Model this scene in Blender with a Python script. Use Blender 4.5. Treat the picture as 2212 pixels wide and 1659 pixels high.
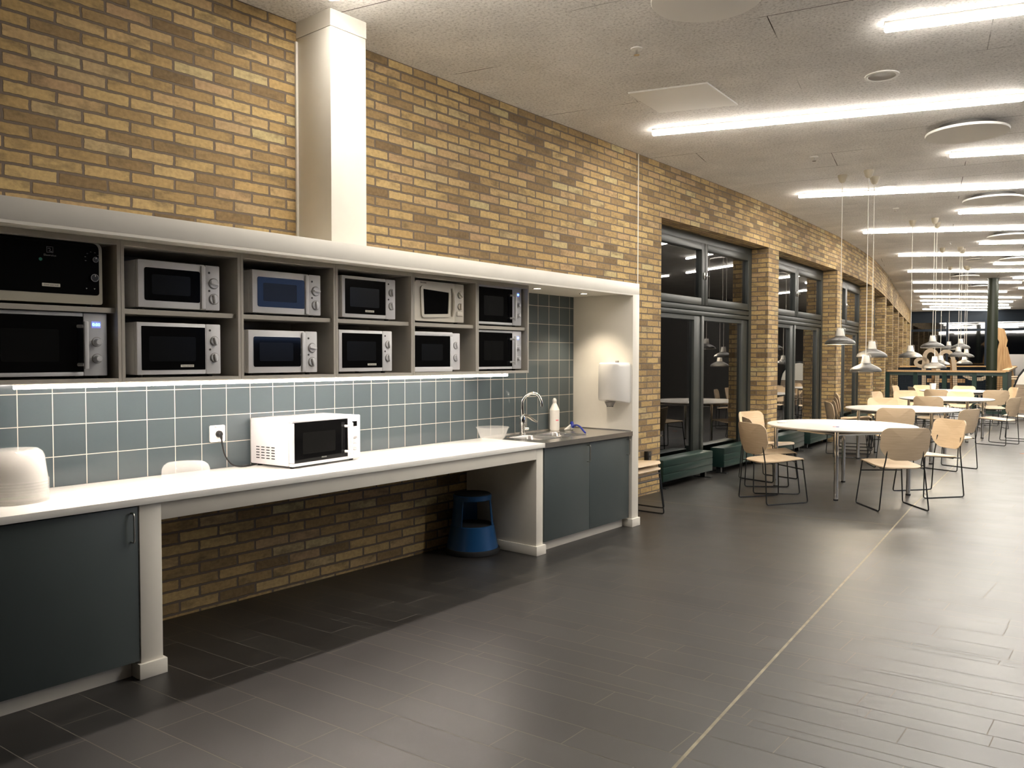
import bpy, bmesh, math, random
from math import sin, cos, pi, radians as RAD, atan2, hypot
from mathutils import Vector, Matrix
random.seed(7)
for o in list(bpy.data.objects): bpy.data.objects.remove(o)
S = bpy.context.scene
S.cycles.transparent_max_bounces = 32
COL = S.collection
# ------------------------------------------------------------------ camera, world, exposure
CAM_POS = (4.065, -1.405, 1.419)
YAW, PITCH, ROLL, FPX = .686, .0333, .0014, 1738.2
def camera():
    f = Vector((-sin(YAW)*cos(PITCH), cos(YAW)*cos(PITCH), -sin(PITCH)))
    r = Vector((cos(YAW), sin(YAW), 0)); u = r.cross(f)
    r2 = cos(ROLL)*r + sin(ROLL)*u; u2 = -sin(ROLL)*r + cos(ROLL)*u
    cd = bpy.data.cameras.new('camera'); co = bpy.data.objects.new('camera', cd); COL.objects.link(co)
    m = Matrix((r2, u2, -f)).transposed().to_4x4(); m.translation = Vector(CAM_POS)
    co.matrix_world = m
    cd.sensor_width = 36; cd.lens = FPX/2212*36; cd.clip_start = .05; cd.clip_end = 300
    S.camera = co
camera()
vs = S.view_settings
vs.view_transform = 'Standard'; vs.look = 'None'; vs.gamma = 1; vs.use_curve_mapping = False
vs.exposure = 2.05
W = bpy.data.worlds.new('night'); S.world = W; W.use_nodes = True
W.node_tree.nodes['Background'].inputs[0].default_value = (.05, .085, .2, 1)
W.node_tree.nodes['Background'].inputs[1].default_value = .06
TUBE_STRENGTH = 32.0
TUBE_COLOR = (1, .94, .85)
LED_STRENGTH = 34.0
BULB_STRENGTH = 130.0
SPOT_W = 7.5
# ------------------------------------------------------------------ materials
MATS = {}
def nmat(name):
    m = bpy.data.materials.new(name); m.use_nodes = True
    return m, m.node_tree.nodes, m.node_tree.links, m.node_tree.nodes['Principled BSDF']
def mat(name, col, rough=.5, metal=0, spec=.5, noise=0, nscale=8, bump=0, bscale=60, coat=0):
    m, N, L, b = nmat(name)
    b.inputs['Base Color'].default_value = (*col, 1); b.inputs['Roughness'].default_value = rough
    b.inputs['Metallic'].default_value = metal; b.inputs['Specular IOR Level'].default_value = spec
    b.inputs['Coat Weight'].default_value = coat
    tc = N.new('ShaderNodeTexCoord')
    if noise:
        n = N.new('ShaderNodeTexNoise'); n.inputs['Scale'].default_value = nscale; n.inputs['Detail'].default_value = 4
        L.new(tc.outputs['Object'], n.inputs['Vector'])
        r = N.new('ShaderNodeMapRange'); r.inputs['To Min'].default_value = 1-noise; r.inputs['To Max'].default_value = 1+noise
        r.inputs['From Min'].default_value = .3; r.inputs['From Max'].default_value = .7
        L.new(n.outputs['Fac'], r.inputs['Value'])
        v = N.new('ShaderNodeVectorMath'); v.operation = 'SCALE'; v.inputs[0].default_value = col
        L.new(r.outputs[0], v.inputs['Scale']); L.new(v.outputs[0], b.inputs['Base Color'])
    if bump:
        n = N.new('ShaderNodeTexNoise'); n.inputs['Scale'].default_value = bscale; n.inputs['Detail'].default_value = 3
        L.new(tc.outputs['Object'], n.inputs['Vector'])
        bp = N.new('ShaderNodeBump'); bp.inputs['Strength'].default_value = bump; bp.inputs['Distance'].default_value = .002
        L.new(n.outputs['Fac'], bp.inputs['Height']); L.new(bp.outputs[0], b.inputs['Normal'])
    MATS[name] = m; return m
def emit(name, col, strength):
    m, N, L, b = nmat(name)
    b.inputs['Base Color'].default_value = (.8, .8, .8, 1)
    b.inputs['Emission Color'].default_value = (*col, 1); b.inputs['Emission Strength'].default_value = strength
    MATS[name] = m; return m
def ramp(N, stops, interp='LINEAR'):
    r = N.new('ShaderNodeValToRGB'); e = r.color_ramp.elements; r.color_ramp.interpolation = interp
    while len(e) < len(stops): e.new(.5)
    for x, (p, c) in zip(e, stops): x.position = p; x.color = (*c, 1)
    return r
def brick_mat():
    m, N, L, b = nmat('yellow_brick')
    uv = N.new('ShaderNodeUVMap')
    wob = N.new('ShaderNodeTexNoise'); wob.inputs['Scale'].default_value = 28; wob.inputs['Detail'].default_value = 3
    L.new(uv.outputs[0], wob.inputs['Vector'])
    wv = N.new('ShaderNodeVectorMath'); wv.operation = 'MULTIPLY_ADD'
    wv.inputs[1].default_value = (.011, .009, 0); wv.inputs[2].default_value = (-.0055+.005, -.0045-.0196, 0)
    L.new(wob.outputs['Color'], wv.inputs[0])
    add = N.new('ShaderNodeVectorMath'); L.new(uv.outputs[0], add.inputs[0]); L.new(wv.outputs[0], add.inputs[1])
    br = N.new('ShaderNodeTexBrick'); L.new(add.outputs[0], br.inputs['Vector'])
    br.inputs['Color1'].default_value = (0, 0, 0, 1); br.inputs['Color2'].default_value = (1, 1, 1, 1)
    br.inputs['Mortar'].default_value = (.5, .5, .5, 1); br.inputs['Scale'].default_value = 1
    br.inputs['Mortar Size'].default_value = .0074; br.inputs['Mortar Smooth'].default_value = .25; br.inputs['Bias'].default_value = 0
    br.inputs['Brick Width'].default_value = .235; br.inputs['Row Height'].default_value = .0636
    cr = ramp(N, [(0, (.20, .135, .07)), (.18, (.31, .21, .10)), (.45, (.44, .30, .132)), (.7, (.52, .375, .170)), (.88, (.42, .28, .152)), (1, (.49, .40, .205))])
    L.new(br.outputs['Color'], cr.inputs[0])
    # flashing marks burnt into individual bricks
    fl = N.new('ShaderNodeTexNoise'); fl.inputs['Scale'].default_value = 5.5; fl.inputs['Detail'].default_value = 5; fl.inputs['Roughness'].default_value = .65
    sc = N.new('ShaderNodeVectorMath'); sc.operation = 'MULTIPLY'; sc.inputs[1].default_value = (1, 2.2, 1)
    off = N.new('ShaderNodeVectorMath'); off.operation = 'MULTIPLY_ADD'; off.inputs[1].default_value = (9, 9, 9)
    L.new(uv.outputs[0], sc.inputs[0]); L.new(br.outputs['Color'], off.inputs[0]); L.new(sc.outputs[0], off.inputs[2])
    L.new(off.outputs[0], fl.inputs['Vector'])
    fr = N.new('ShaderNodeMapRange'); fr.inputs['From Min'].default_value = .50; fr.inputs['From Max'].default_value = .72
    L.new(fl.outputs['Fac'], fr.inputs['Value'])
    mx = N.new('ShaderNodeMix'); mx.data_type = 'RGBA'; mx.inputs['B'].default_value = (.14, .105, .06, 1)
    fm = N.new('ShaderNodeMath'); fm.operation = 'MULTIPLY'; fm.inputs[1].default_value = .8
    L.new(fr.outputs[0], fm.inputs[0]); L.new(fm.outputs[0], mx.inputs['Factor']); L.new(cr.outputs[0], mx.inputs['A'])
    fine = N.new('ShaderNodeTexNoise'); fine.inputs['Scale'].default_value = 45; fine.inputs['Detail'].default_value = 4
    L.new(uv.outputs[0], fine.inputs['Vector'])
    fmr = N.new('ShaderNodeMapRange'); fmr.inputs['To Min'].default_value = .62; fmr.inputs['To Max'].default_value = 1.32
    L.new(fine.outputs['Fac'], fmr.inputs['Value'])
    mul = N.new('ShaderNodeVectorMath'); mul.operation = 'SCALE'; L.new(mx.outputs['Result'], mul.inputs[0]); L.new(fmr.outputs[0], mul.inputs['Scale'])
    mm = N.new('ShaderNodeMix'); mm.data_type = 'RGBA'; L.new(br.outputs['Fac'], mm.inputs['Factor'])
    L.new(mul.outputs[0], mm.inputs['A']); mm.inputs['B'].default_value = (.165, .128, .098, 1)
    L.new(mm.outputs['Result'], b.inputs['Base Color'])
    b.inputs['Roughness'].default_value = .85; b.inputs['Specular IOR Level'].default_value = .25
    h = N.new('ShaderNodeMath'); h.operation = 'MULTIPLY_ADD'; h.inputs[1].default_value = -1; L.new(br.outputs['Fac'], h.inputs[0])
    hs = N.new('ShaderNodeMath'); hs.operation = 'MULTIPLY'; hs.inputs[1].default_value = .35; L.new(fine.outputs['Fac'], hs.inputs[0]); L.new(hs.outputs[0], h.inputs[2])
    bp = N.new('ShaderNodeBump'); bp.inputs['Strength'].default_value = 1.0; bp.inputs['Distance'].default_value = .006
    L.new(h.outputs[0], bp.inputs['Height']); L.new(bp.outputs[0], b.inputs['Normal'])
    MATS['brick'] = m
brick_mat()
def tile_mat():
    m, N, L, b = nmat('blue_grey_tile')
    uv = N.new('ShaderNodeUVMap')
    add = N.new('ShaderNodeVectorMath'); add.inputs[1].default_value = (3.0, -1.2455+3.0, 0); L.new(uv.outputs[0], add.inputs[0])
    br = N.new('ShaderNodeTexBrick'); br.offset = 0; L.new(add.outputs[0], br.inputs['Vector'])
    br.inputs['Color1'].default_value = (0, 0, 0, 1); br.inputs['Color2'].default_value = (1, 1, 1, 1); br.inputs['Scale'].default_value = 1
    br.inputs['Mortar Size'].default_value = .0021; br.inputs['Mortar Smooth'].default_value = .15
    br.inputs['Brick Width'].default_value = .15; br.inputs['Row Height'].default_value = .15
    cr = ramp(N, [(0, (.062, .080, .087)), (1, (.073, .093, .100))]); L.new(br.outputs['Color'], cr.inputs[0])
    mm = N.new('ShaderNodeMix'); mm.data_type = 'RGBA'; L.new(br.outputs['Fac'], mm.inputs['Factor'])
    L.new(cr.outputs[0], mm.inputs['A']); mm.inputs['B'].default_value = (.48, .44, .37, 1); L.new(mm.outputs['Result'], b.inputs['Base Color'])
    rr = N.new('ShaderNodeMapRange'); rr.inputs['To Min'].default_value = .1; rr.inputs['To Max'].default_value = .8; L.new(br.outputs['Fac'], rr.inputs['Value']); L.new(rr.outputs[0], b.inputs['Roughness'])
    n = N.new('ShaderNodeTexNoise'); n.inputs['Scale'].default_value = 9; L.new(uv.outputs[0], n.inputs['Vector'])
    h = N.new('ShaderNodeMath'); h.operation = 'MULTIPLY_ADD'; h.inputs[1].default_value = -1.0; L.new(br.outputs['Fac'], h.inputs[0]); L.new(n.outputs['Fac'], h.inputs[2])
    bp = N.new('ShaderNodeBump'); bp.inputs['Strength'].default_value = .35; bp.inputs['Distance'].default_value = .003
    L.new(h.outputs[0], bp.inputs['Height']); L.new(bp.outputs[0], b.inputs['Normal'])
    MATS['tile'] = m
tile_mat()
def floor_mat():
    m, N, L, b = nmat('dark_floor_tile')
    g = N.new('ShaderNodeNewGeometry'); tc = N.new('ShaderNodeTexCoord')
    cr = ramp(N, [(0, (.018, .016, .0145)), (1, (.029, .0265, .0235))]); L.new(g.outputs['Random Per Island'], cr.inputs[0])
    n = N.new('ShaderNodeTexNoise'); n.inputs['Scale'].default_value = 3.5; n.inputs['Detail'].default_value = 6; L.new(tc.outputs['Object'], n.inputs['Vector'])
    mr = N.new('ShaderNodeMapRange'); mr.inputs['To Min'].default_value = .75; mr.inputs['To Max'].default_value = 1.25; L.new(n.outputs['Fac'], mr.inputs['Value'])
    v = N.new('ShaderNodeVectorMath'); v.operation = 'SCALE'; L.new(cr.outputs[0], v.inputs[0]); L.new(mr.outputs[0], v.inputs['Scale']); L.new(v.outputs[0], b.inputs['Base Color'])
    r2 = N.new('ShaderNodeMapRange'); r2.inputs['To Min'].default_value = .36; r2.inputs['To Max'].default_value = .46; b.inputs['IOR'].default_value = 1.66; L.new(n.outputs['Fac'], r2.inputs['Value']); L.new(r2.outputs[0], b.inputs['Roughness'])
    n2 = N.new('ShaderNodeTexNoise'); n2.inputs['Scale'].default_value = 120; L.new(tc.outputs['Object'], n2.inputs['Vector'])
    bp = N.new('ShaderNodeBump'); bp.inputs['Strength'].default_value = .12; bp.inputs['Distance'].default_value = .001; L.new(n2.outputs['Fac'], bp.inputs['Height']); L.new(bp.outputs[0], b.inputs['Normal'])
    MATS['floor'] = m
floor_mat()
def ceil_mat():
    m, N, L, b = nmat('wood_wool_ceiling')
    tc = N.new('ShaderNodeTexCoord')
    n = N.new('ShaderNodeTexNoise'); n.inputs['Scale'].default_value = 55; n.inputs['Detail'].default_value = 5; n.inputs['Roughness'].default_value = .7
    n2 = N.new('ShaderNodeTexNoise'); n2.inputs['Scale'].default_value = 3; n2.inputs['Detail'].default_value = 5
    L.new(tc.outputs['Object'], n.inputs['Vector']); L.new(tc.outputs['Object'], n2.inputs['Vector'])
    cr = ramp(N, [(.30, (.42, .40, .375)), (.48, (.74, .715, .685)), (.72, (.86, .84, .81))]); L.new(n.outputs['Fac'], cr.inputs[0])
    mr = N.new('ShaderNodeMapRange'); mr.inputs['To Min'].default_value = .8; mr.inputs['To Max'].default_value = 1.2; L.new(n2.outputs['Fac'], mr.inputs['Value'])
    v = N.new('ShaderNodeVectorMath'); v.operation = 'SCALE'; L.new(cr.outputs[0], v.inputs[0]); L.new(mr.outputs[0], v.inputs['Scale'])
    # panel seams that open up here and there
    mp = N.new('ShaderNodeMapping'); mp.inputs['Rotation'].default_value = (0, 0, RAD(-12)); mp.inputs['Location'].default_value = (20, 20, 0); L.new(tc.outputs['Object'], mp.inputs['Vector'])
    br = N.new('ShaderNodeTexBrick'); br.inputs['Scale'].default_value = 1; br.inputs['Brick Width'].default_value = 2.4; br.inputs['Row Height'].default_value = .6
    br.inputs['Mortar Size'].default_value = .0035; br.inputs['Mortar Smooth'].default_value = .1; L.new(mp.outputs[0], br.inputs['Vector'])
    n3 = N.new('ShaderNodeTexNoise'); n3.inputs['Scale'].default_value = 1.1; L.new(tc.outputs['Object'], n3.inputs['Vector'])
    m3 = N.new('ShaderNodeMapRange'); m3.inputs['From Min'].default_value = .5; m3.inputs['From Max'].default_value = .6; L.new(n3.outputs['Fac'], m3.inputs['Value'])
    f = N.new('ShaderNodeMath'); f.operation = 'MULTIPLY'; L.new(br.outputs['Fac'], f.inputs[0]); L.new(m3.outputs[0], f.inputs[1])
    mx = N.new('ShaderNodeMix'); mx.data_type = 'RGBA'; L.new(f.outputs[0], mx.inputs['Factor']); L.new(v.outputs[0], mx.inputs['A']); mx.inputs['B'].default_value = (.08, .065, .05, 1)
    L.new(mx.outputs['Result'], b.inputs['Base Color']); b.inputs['Roughness'].default_value = .95; b.inputs['Specular IOR Level'].default_value = .1
    bp = N.new('ShaderNodeBump'); bp.inputs['Strength'].default_value = .6; bp.inputs['Distance'].default_value = .004; L.new(n.outputs['Fac'], bp.inputs['Height']); L.new(bp.outputs[0], b.inputs['Normal'])
    MATS['ceiling'] = m
ceil_mat()
def wood_mat(name, c1, c2, scale=(3, 60, 3), rough=.45):
    m, N, L, b = nmat(name)
    tc = N.new('ShaderNodeTexCoord'); mp = N.new('ShaderNodeMapping'); mp.inputs['Scale'].default_value = scale; L.new(tc.outputs['Object'], mp.inputs['Vector'])
    n = N.new('ShaderNodeTexNoise'); n.inputs['Scale'].default_value = 1; n.inputs['Detail'].default_value = 5; L.new(mp.outputs[0], n.inputs['Vector'])
    cr = ramp(N, [(.3, c1), (.7, c2)]); L.new(n.outputs['Fac'], cr.inputs[0]); L.new(cr.outputs[0], b.inputs['Base Color'])
    b.inputs['Roughness'].default_value = rough; MATS[name] = m
wood_mat('ply', (.52, .395, .26), (.60, .47, .325), (6, 6, 90))
wood_mat('oak_rail', (.50, .30, .13), (.62, .40, .19), (40, 3, 40))
wood_mat('plank', (.40, .22, .09), (.62, .40, .19), (30, 30, 2.5), .6)
wood_mat('grey_oak', (.22, .16, .11), (.36, .28, .20), (3, 3, 40), .5)
def glass_mat(name, tint, rough=.01, ior=1.5, boost=1.0):
    m, N, L, b = nmat(name); N.remove(b)
    out = N['Material Output']
    fr = N.new('ShaderNodeFresnel'); fr.inputs['IOR'].default_value = ior
    mu = N.new('ShaderNodeMath'); mu.operation = 'MULTIPLY'; mu.inputs[1].default_value = boost; mu.use_clamp = True; L.new(fr.outputs[0], mu.inputs[0])
    t = N.new('ShaderNodeBsdfTransparent'); t.inputs[0].default_value = (*tint, 1)
    g = N.new('ShaderNodeBsdfGlossy'); g.inputs['Roughness'].default_value = rough; g.inputs['Color'].default_value = (1, 1, 1, 1)
    mx = N.new('ShaderNodeMixShader'); L.new(mu.outputs[0], mx.inputs[0]); L.new(t.outputs[0], mx.inputs[1]); L.new(g.outputs[0], mx.inputs[2]); L.new(mx.outputs[0], out.inputs[0])
    MATS[name] = m
glass_mat('glass', (.55, .58, .6), boost=1.7)
def clear_plastic():
    m, N, L, b = nmat('clear_plastic')
    out = N['Material Output']
    b.inputs['Base Color'].default_value = (.95, .94, .91, 1); b.inputs['Roughness'].default_value = .22
    b.inputs['Subsurface Weight'].default_value = 0
    t = N.new('ShaderNodeBsdfTransparent'); t.inputs[0].default_value = (1, 1, 1, 1)
    tr = N.new('ShaderNodeBsdfTranslucent'); tr.inputs[0].default_value = (.97, .96, .93, 1)
    m1 = N.new('ShaderNodeMixShader'); m1.inputs[0].default_value = .5; L.new(b.outputs[0], m1.inputs[1]); L.new(tr.outputs[0], m1.inputs[2])
    m2 = N.new('ShaderNodeMixShader'); m2.inputs[0].default_value = .2; L.new(t.outputs[0], m2.inputs[1]); L.new(m1.outputs[0], m2.inputs[2])
    L.new(m2.outputs[0], out.inputs[0]); MATS['clear'] = m
clear_plastic()
mat('cream', (.77, .73, .65), .42, noise=.02)
mat('cream_wall', (.82, .79, .73), .6, noise=.03)
mat('worktop', (.87, .85, .80), .28, noise=.02)
mat('shelf', (.42, .39, .335), .5, noise=.03)
mat('front', (.056, .070, .070), .42, noise=.05, nscale=3)
mat('steel', (.56, .54, .51), .27, 1, noise=.06, nscale=30)
mat('brushed', (.62, .6, .56), .28, 1)
mat('chrome', (.85, .84, .82), .08, 1)
mat('mw_white', (.80, .79, .80), .3)
mat('mw_silver', (.60, .60, .61), .32)
mat('mw_cream', (.72, .67, .57), .25)
mat('mw_beige', (.50, .46, .36), .35)
mat('black_glass', (.003, .003, .0033), .06, spec=.16)
mat('inner_window', (.007, .007, .0068), .2, spec=.14)
mat('black_plastic', (.012, .012, .012), .35)
mat('grey_plastic', (.33, .31, .29), .4)
mat('dark_grey', (.07, .065, .06), .45)
mat('ring', (.6, .58, .55), .25, 1)
mat('sticker', (.74, .70, .60), .6)
mat('ink', (.10, .09, .08), .6)
mat('ink_pale', (.22, .22, .21), .5)
mat('white_plastic', (.82, .79, .74), .3)
mat('grout', (.22, .20, .172), .8, spec=.15)
mat('joint', (.24, .21, .14), .55, noise=.3, nscale=14)
mat('frame', (.032, .036, .033), .4)
mat('radiator', (.009, .028, .023), .35)
mat('green', (.018, .045, .036), .4)
mat('olive', (.024, .031, .016), .45)
mat('blue_paint', (.012, .075, .21), .3, coat=.2)
mat('rubber', (.012, .012, .013), .7)
mat('black_rod', (.010, .012, .013), .35)
mat('table_white', (.84, .81, .76), .25)
mat('canopy', (.55, .49, .37), .5)
mat('cord', (.74, .70, .62), .6)
mat('lamp_grey', (.07, .066, .06), .4, .2)
mat('lamp_white', (.86, .82, .74), .45)
mat('blue_plastic', (.015, .03, .27), .25)
mat('bristle', (.80, .78, .74), .6)
mat('pink', (.75, .16, .22), .6)
mat('leaf', (.55, .17, .06), .6)
mat('teal_mark', (.03, .25, .17), .5)
mat('disc', (.84, .82, .78), .6)
mat('mid_grey', (.42, .40, .38), .6)
mat('dark_panel', (.010, .016, .024), .55, spec=.2)
mat('facade', (.16, .12, .08), .9, noise=.2, nscale=2)
mat('paper', (.86, .84, .8), .7)
emit('tube', TUBE_COLOR, TUBE_STRENGTH)
emit('tube_side', TUBE_COLOR, TUBE_STRENGTH*.16)
emit('led', (1, .88, .80), LED_STRENGTH)
emit('bulb', (1, .87, .68), BULB_STRENGTH)
emit('spot', (1, .86, .66), 8)
emit('screen_blue', (.20, .42, 1), .7)
emit('digit', (.12, .38, 1), 1.6)
emit('display_blue', (.01, .04, .9), .12)
emit('city_window', (.20, .30, .75), .30)
# ------------------------------------------------------------------ mesh helpers
def new(): return bmesh.new()
def box(bm, x0, x1, y0, y1, z0, z1, bev=0, seg=2):
    vs_ = [bm.verts.new((x, y, z)) for z in (z0, z1) for y in (y0, y1) for x in (x0, x1)]
    idx = [(0, 2, 3, 1), (4, 5, 7, 6), (0, 1, 5, 4), (2, 6, 7, 3), (0, 4, 6, 2), (1, 3, 7, 5)]
    fs = [bm.faces.new([vs_[i] for i in f]) for f in idx]
    if bev:
        es = list({e for f in fs for e in f.edges})
        bmesh.ops.bevel(bm, geom=es, offset=bev, segments=seg, affect='EDGES', profile=.5)
def frame_basis(d):
    d = d.normalized(); a = Vector((0, 0, 1)) if abs(d.z) < .9 else Vector((1, 0, 0))
    u = d.cross(a).normalized(); return u, d.cross(u).normalized()
def cyl(bm, p0, p1, r, r2=None, n=16):
    p0, p1 = Vector(p0), Vector(p1); r2 = r if r2 is None else r2
    u, v = frame_basis(p1-p0)
    A = [bm.verts.new(p0+(u*cos(2*pi*i/n)+v*sin(2*pi*i/n))*r) for i in range(n)]
    B = [bm.verts.new(p1+(u*cos(2*pi*i/n)+v*sin(2*pi*i/n))*r2) for i in range(n)]
    for i in range(n): bm.faces.new((A[i], A[(i+1) % n], B[(i+1) % n], B[i]))
    bm.faces.new(A[::-1]); bm.faces.new(B)
def tube(bm, pts, r, n=8, closed=False):
    pts = [Vector(p) for p in pts]; m = len(pts); rings = []
    rr = r if isinstance(r, (list, tuple)) else [r]*m
    u = None
    for i, p in enumerate(pts):
        a = pts[(i-1) % m] if (closed or i) else p; c = pts[(i+1) % m] if (closed or i < m-1) else p
        d = (c-a).normalized()
        if u is None: u, v = frame_basis(d)
        else:
            u = (u-d*u.dot(d)).normalized(); v = d.cross(u)
        rings.append([bm.verts.new(p+(u*cos(2*pi*k/n)+v*sin(2*pi*k/n))*rr[i]) for k in range(n)])
    for i in range(m if closed else m-1):
        A, B = rings[i], rings[(i+1) % m]
        for k in range(n): bm.faces.new((A[k], A[(k+1) % n], B[(k+1) % n], B[k]))
    if not closed: bm.faces.new(rings[0][::-1]); bm.faces.new(rings[-1])
def rounded(pts, rad, k=4):
    """polyline with rounded inner corners"""
    pts = [Vector(p) for p in pts]; out = [pts[0]]
    for a, b, c in zip(pts, pts[1:], pts[2:]):
        r1 = min(rad, (a-b).length*.45, (c-b).length*.45)
        p, q = b+(a-b).normalized()*r1, b+(c-b).normalized()*r1
        for i in range(k+1):
            t = i/k; out.append((1-t)**2*p+2*t*(1-t)*b+t*t*q)
    return out+[pts[-1]]
def lathe(bm, prof, M=None, n=32):
    M = M or Matrix(); rings = []
    for r, z in prof:
        if r < 1e-6: rings.append([bm.verts.new(M @ Vector((0, 0, z)))])
        else: rings.append([bm.verts.new(M @ Vector((r*cos(2*pi*i/n), r*sin(2*pi*i/n), z))) for i in range(n)])
    for A, B in zip(rings, rings[1:]):
        if len(A) == 1 and len(B) == 1: continue
        for i in range(n):
            j = (i+1) % n
            if len(A) == 1: bm.faces.new((A[0], B[j], B[i]))
            elif len(B) == 1: bm.faces.new((A[i], A[j], B[0]))
            else: bm.faces.new((A[i], A[j], B[j], B[i]))
def prism(bm, pts, f, h0, h1):
    """extrude the 2-D outline pts; f(u, v, h) gives the point"""
    A = [bm.verts.new(f(u, v, h0)) for u, v in pts]; B = [bm.verts.new(f(u, v, h1)) for u, v in pts]
    n = len(pts)
    bm.faces.new(A[::-1]); bm.faces.new(B)
    for i in range(n): bm.faces.new((A[i], A[(i+1) % n], B[(i+1) % n], B[i]))
def ribbon(bm, pts, f, w, h0, h1, closed=False):
    """flat band of width w following the 2-D line pts, extruded from h0 to h1"""
    m = len(pts); L_, R_ = [], []
    for i, (u, v) in enumerate(pts):
        a = pts[(i-1) % m] if (closed or i) else pts[i]; c = pts[(i+1) % m] if (closed or i < m-1) else pts[i]
        du, dv = c[0]-a[0], c[1]-a[1]; l = hypot(du, dv) or 1; nu, nv = -dv/l*w/2, du/l*w/2
        L_.append([bm.verts.new(f(u+nu, v+nv, h)) for h in (h0, h1)]); R_.append([bm.verts.new(f(u-nu, v-nv, h)) for h in (h0, h1)])
    for i in range(m if closed else m-1):
        j = (i+1) % m
        bm.faces.new((L_[i][1], L_[j][1], R_[j][1], R_[i][1])); bm.faces.new((R_[i][0], R_[j][0], L_[j][0], L_[i][0]))
        bm.faces.new((L_[i][0], L_[j][0], L_[j][1], L_[i][1])); bm.faces.new((R_[j][0], R_[i][0], R_[i][1], R_[j][1]))
    if not closed:
        bm.faces.new((L_[0][0], L_[0][1], R_[0][1], R_[0][0])); bm.faces.new((L_[-1][1], L_[-1][0], R_[-1][0], R_[-1][1]))
def rrect(w0, w1, h0, h1, r, k=6):
    """rounded rectangle outline; r = one radius or (bottom left, bottom right, top right, top left)"""
    rs = r if isinstance(r, (list, tuple)) else (r,)*4; out = []
    for (cx, cy, a0), q in zip(((w0, h0, pi), (w1, h0, 1.5*pi), (w1, h1, 0), (w0, h1, .5*pi)), rs):
        px = cx+(q if cx == w0 else -q); py = cy+(q if cy == h0 else -q)
        for i in range(k+1):
            a = a0+pi/2*i/k; out.append((px+q*cos(a), py+q*sin(a)))
    return out
def shell(bm, outline, disp, t, rings=7):
    """thin moulded plate: outline filled by inset rings, bent by disp(u, v), thickness t"""
    cu = sum(p[0] for p in outline)/len(outline); cv = sum(p[1] for p in outline)/len(outline); n = len(outline)
    P = [[disp(cu+(u-cu)*s, cv+(v-cv)*s) for u, v in outline] for s in [1-i/rings for i in range(rings)]]
    ctr = disp(cu, cv)
    e = 1e-3
    def nrm(u, v):
        a = disp(u+e, v)-disp(u-e, v); b = disp(u, v+e)-disp(u, v-e); return a.cross(b).normalized()
    Nn = [[nrm(cu+(u-cu)*s, cv+(v-cv)*s) for u, v in outline] for s in [1-i/rings for i in range(rings)]]
    nc = nrm(cu, cv); sides = []
    for sgn in (1, -1):
        V = [[bm.verts.new(P[i][j]+Nn[i][j]*(t/2*sgn)) for j in range(n)] for i in range(rings)]
        c = bm.verts.new(ctr+nc*(t/2*sgn))
        for i in range(rings-1):
            for j in range(n):
                q = (V[i][j], V[i][(j+1) % n], V[i+1][(j+1) % n], V[i+1][j]); bm.faces.new(q if sgn > 0 else q[::-1])
        for j in range(n):
            q = (V[-1][j], V[-1][(j+1) % n], c); bm.faces.new(q if sgn > 0 else q[::-1])
        sides.append(V[0])
    for j in range(n): bm.faces.new((sides[1][j], sides[1][(j+1) % n], sides[0][(j+1) % n], sides[0][j]))
def mesh_of(name, bm, m, ang=35):
    bmesh.ops.recalc_face_normals(bm, faces=bm.faces[:])
    me = bpy.data.meshes.new(name); bm.to_mesh(me); bm.free()
    for p in me.polygons: p.use_smooth = True
    me.set_sharp_from_angle(angle=RAD(ang))
    me.materials.append(MATS[m] if isinstance(m, str) else m)
    return me
def link(name, me, parent=None):
    o = bpy.data.objects.new(name, me); COL.objects.link(o)
    if parent: o.parent = parent
    return o
def obj(name, bm, m, parent=None, label=None, ang=35):
    o = link(name, mesh_of(name, bm, m, ang), parent)
    if label: o['label'] = label
    return o
def tag(o, label, cat, group=None, kind=None):
    if label: o['label'] = label
    if cat: o['category'] = cat
    if group: o['group'] = group
    if kind: o['kind'] = kind
    return o
def thing(name, label, cat, loc=(0, 0, 0), rz=0, group=None, kind=None):
    o = bpy.data.objects.new(name, None); COL.objects.link(o); o.location = loc; o.rotation_euler = (0, 0, rz); o.empty_display_size = .1
    return tag(o, label, cat, group, kind)
KIDS = {}
def kids(o): return [c for c in bpy.data.objects if c.parent == o]
def dup(root, loc, rz, label=None, group=None):
    ks = KIDS.setdefault(root.name, [(c, kids(c)) for c in kids(root)])
    r = root.copy(); COL.objects.link(r); r.location = loc; r.rotation_euler = (0, 0, rz)
    if label: r['label'] = label
    if group: r['group'] = group
    for c, gs in ks:
        d = c.copy(); COL.objects.link(d); d.parent = r
        for g in gs:
            e = g.copy(); COL.objects.link(e); e.parent = d
    return r
def struct(name, bm, m, ang=35):
    o = obj(name, bm, m, None, None, ang); o['kind'] = 'structure'; return o
def text_mesh(s, size, depth=.0004):
    cu = bpy.data.curves.new('lettering', 'FONT'); cu.body = s; cu.size = size; cu.align_x = 'CENTER'; cu.align_y = 'CENTER'; cu.extrude = depth; cu.resolution_u = 2
    t = bpy.data.objects.new('lettering', cu); COL.objects.link(t)
    me = bpy.data.meshes.new_from_object(t); bpy.data.objects.remove(t); bpy.data.curves.remove(cu); return me
FACE_X = Matrix(((0, 0, 1, 0), (1, 0, 0, 0), (0, 1, 0, 0), (0, 0, 0, 1)))     # lettering read when looking along -x
def lettering(name, s, size, m, parent, x, y, z, M=FACE_X):
    me = text_mesh(s, size); me.transform(Matrix.Translation((x, y, z)) @ M); me.materials.clear(); me.materials.append(MATS[m])
    return link(name, me, parent)
AX = Matrix(((0, 0, 1, 0), (0, 1, 0, 0), (-1, 0, 0, 0), (0, 0, 0, 1)))        # lathe axis along +x
def at(x, y, z, R=AX): return Matrix.Translation((x, y, z)) @ R
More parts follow.
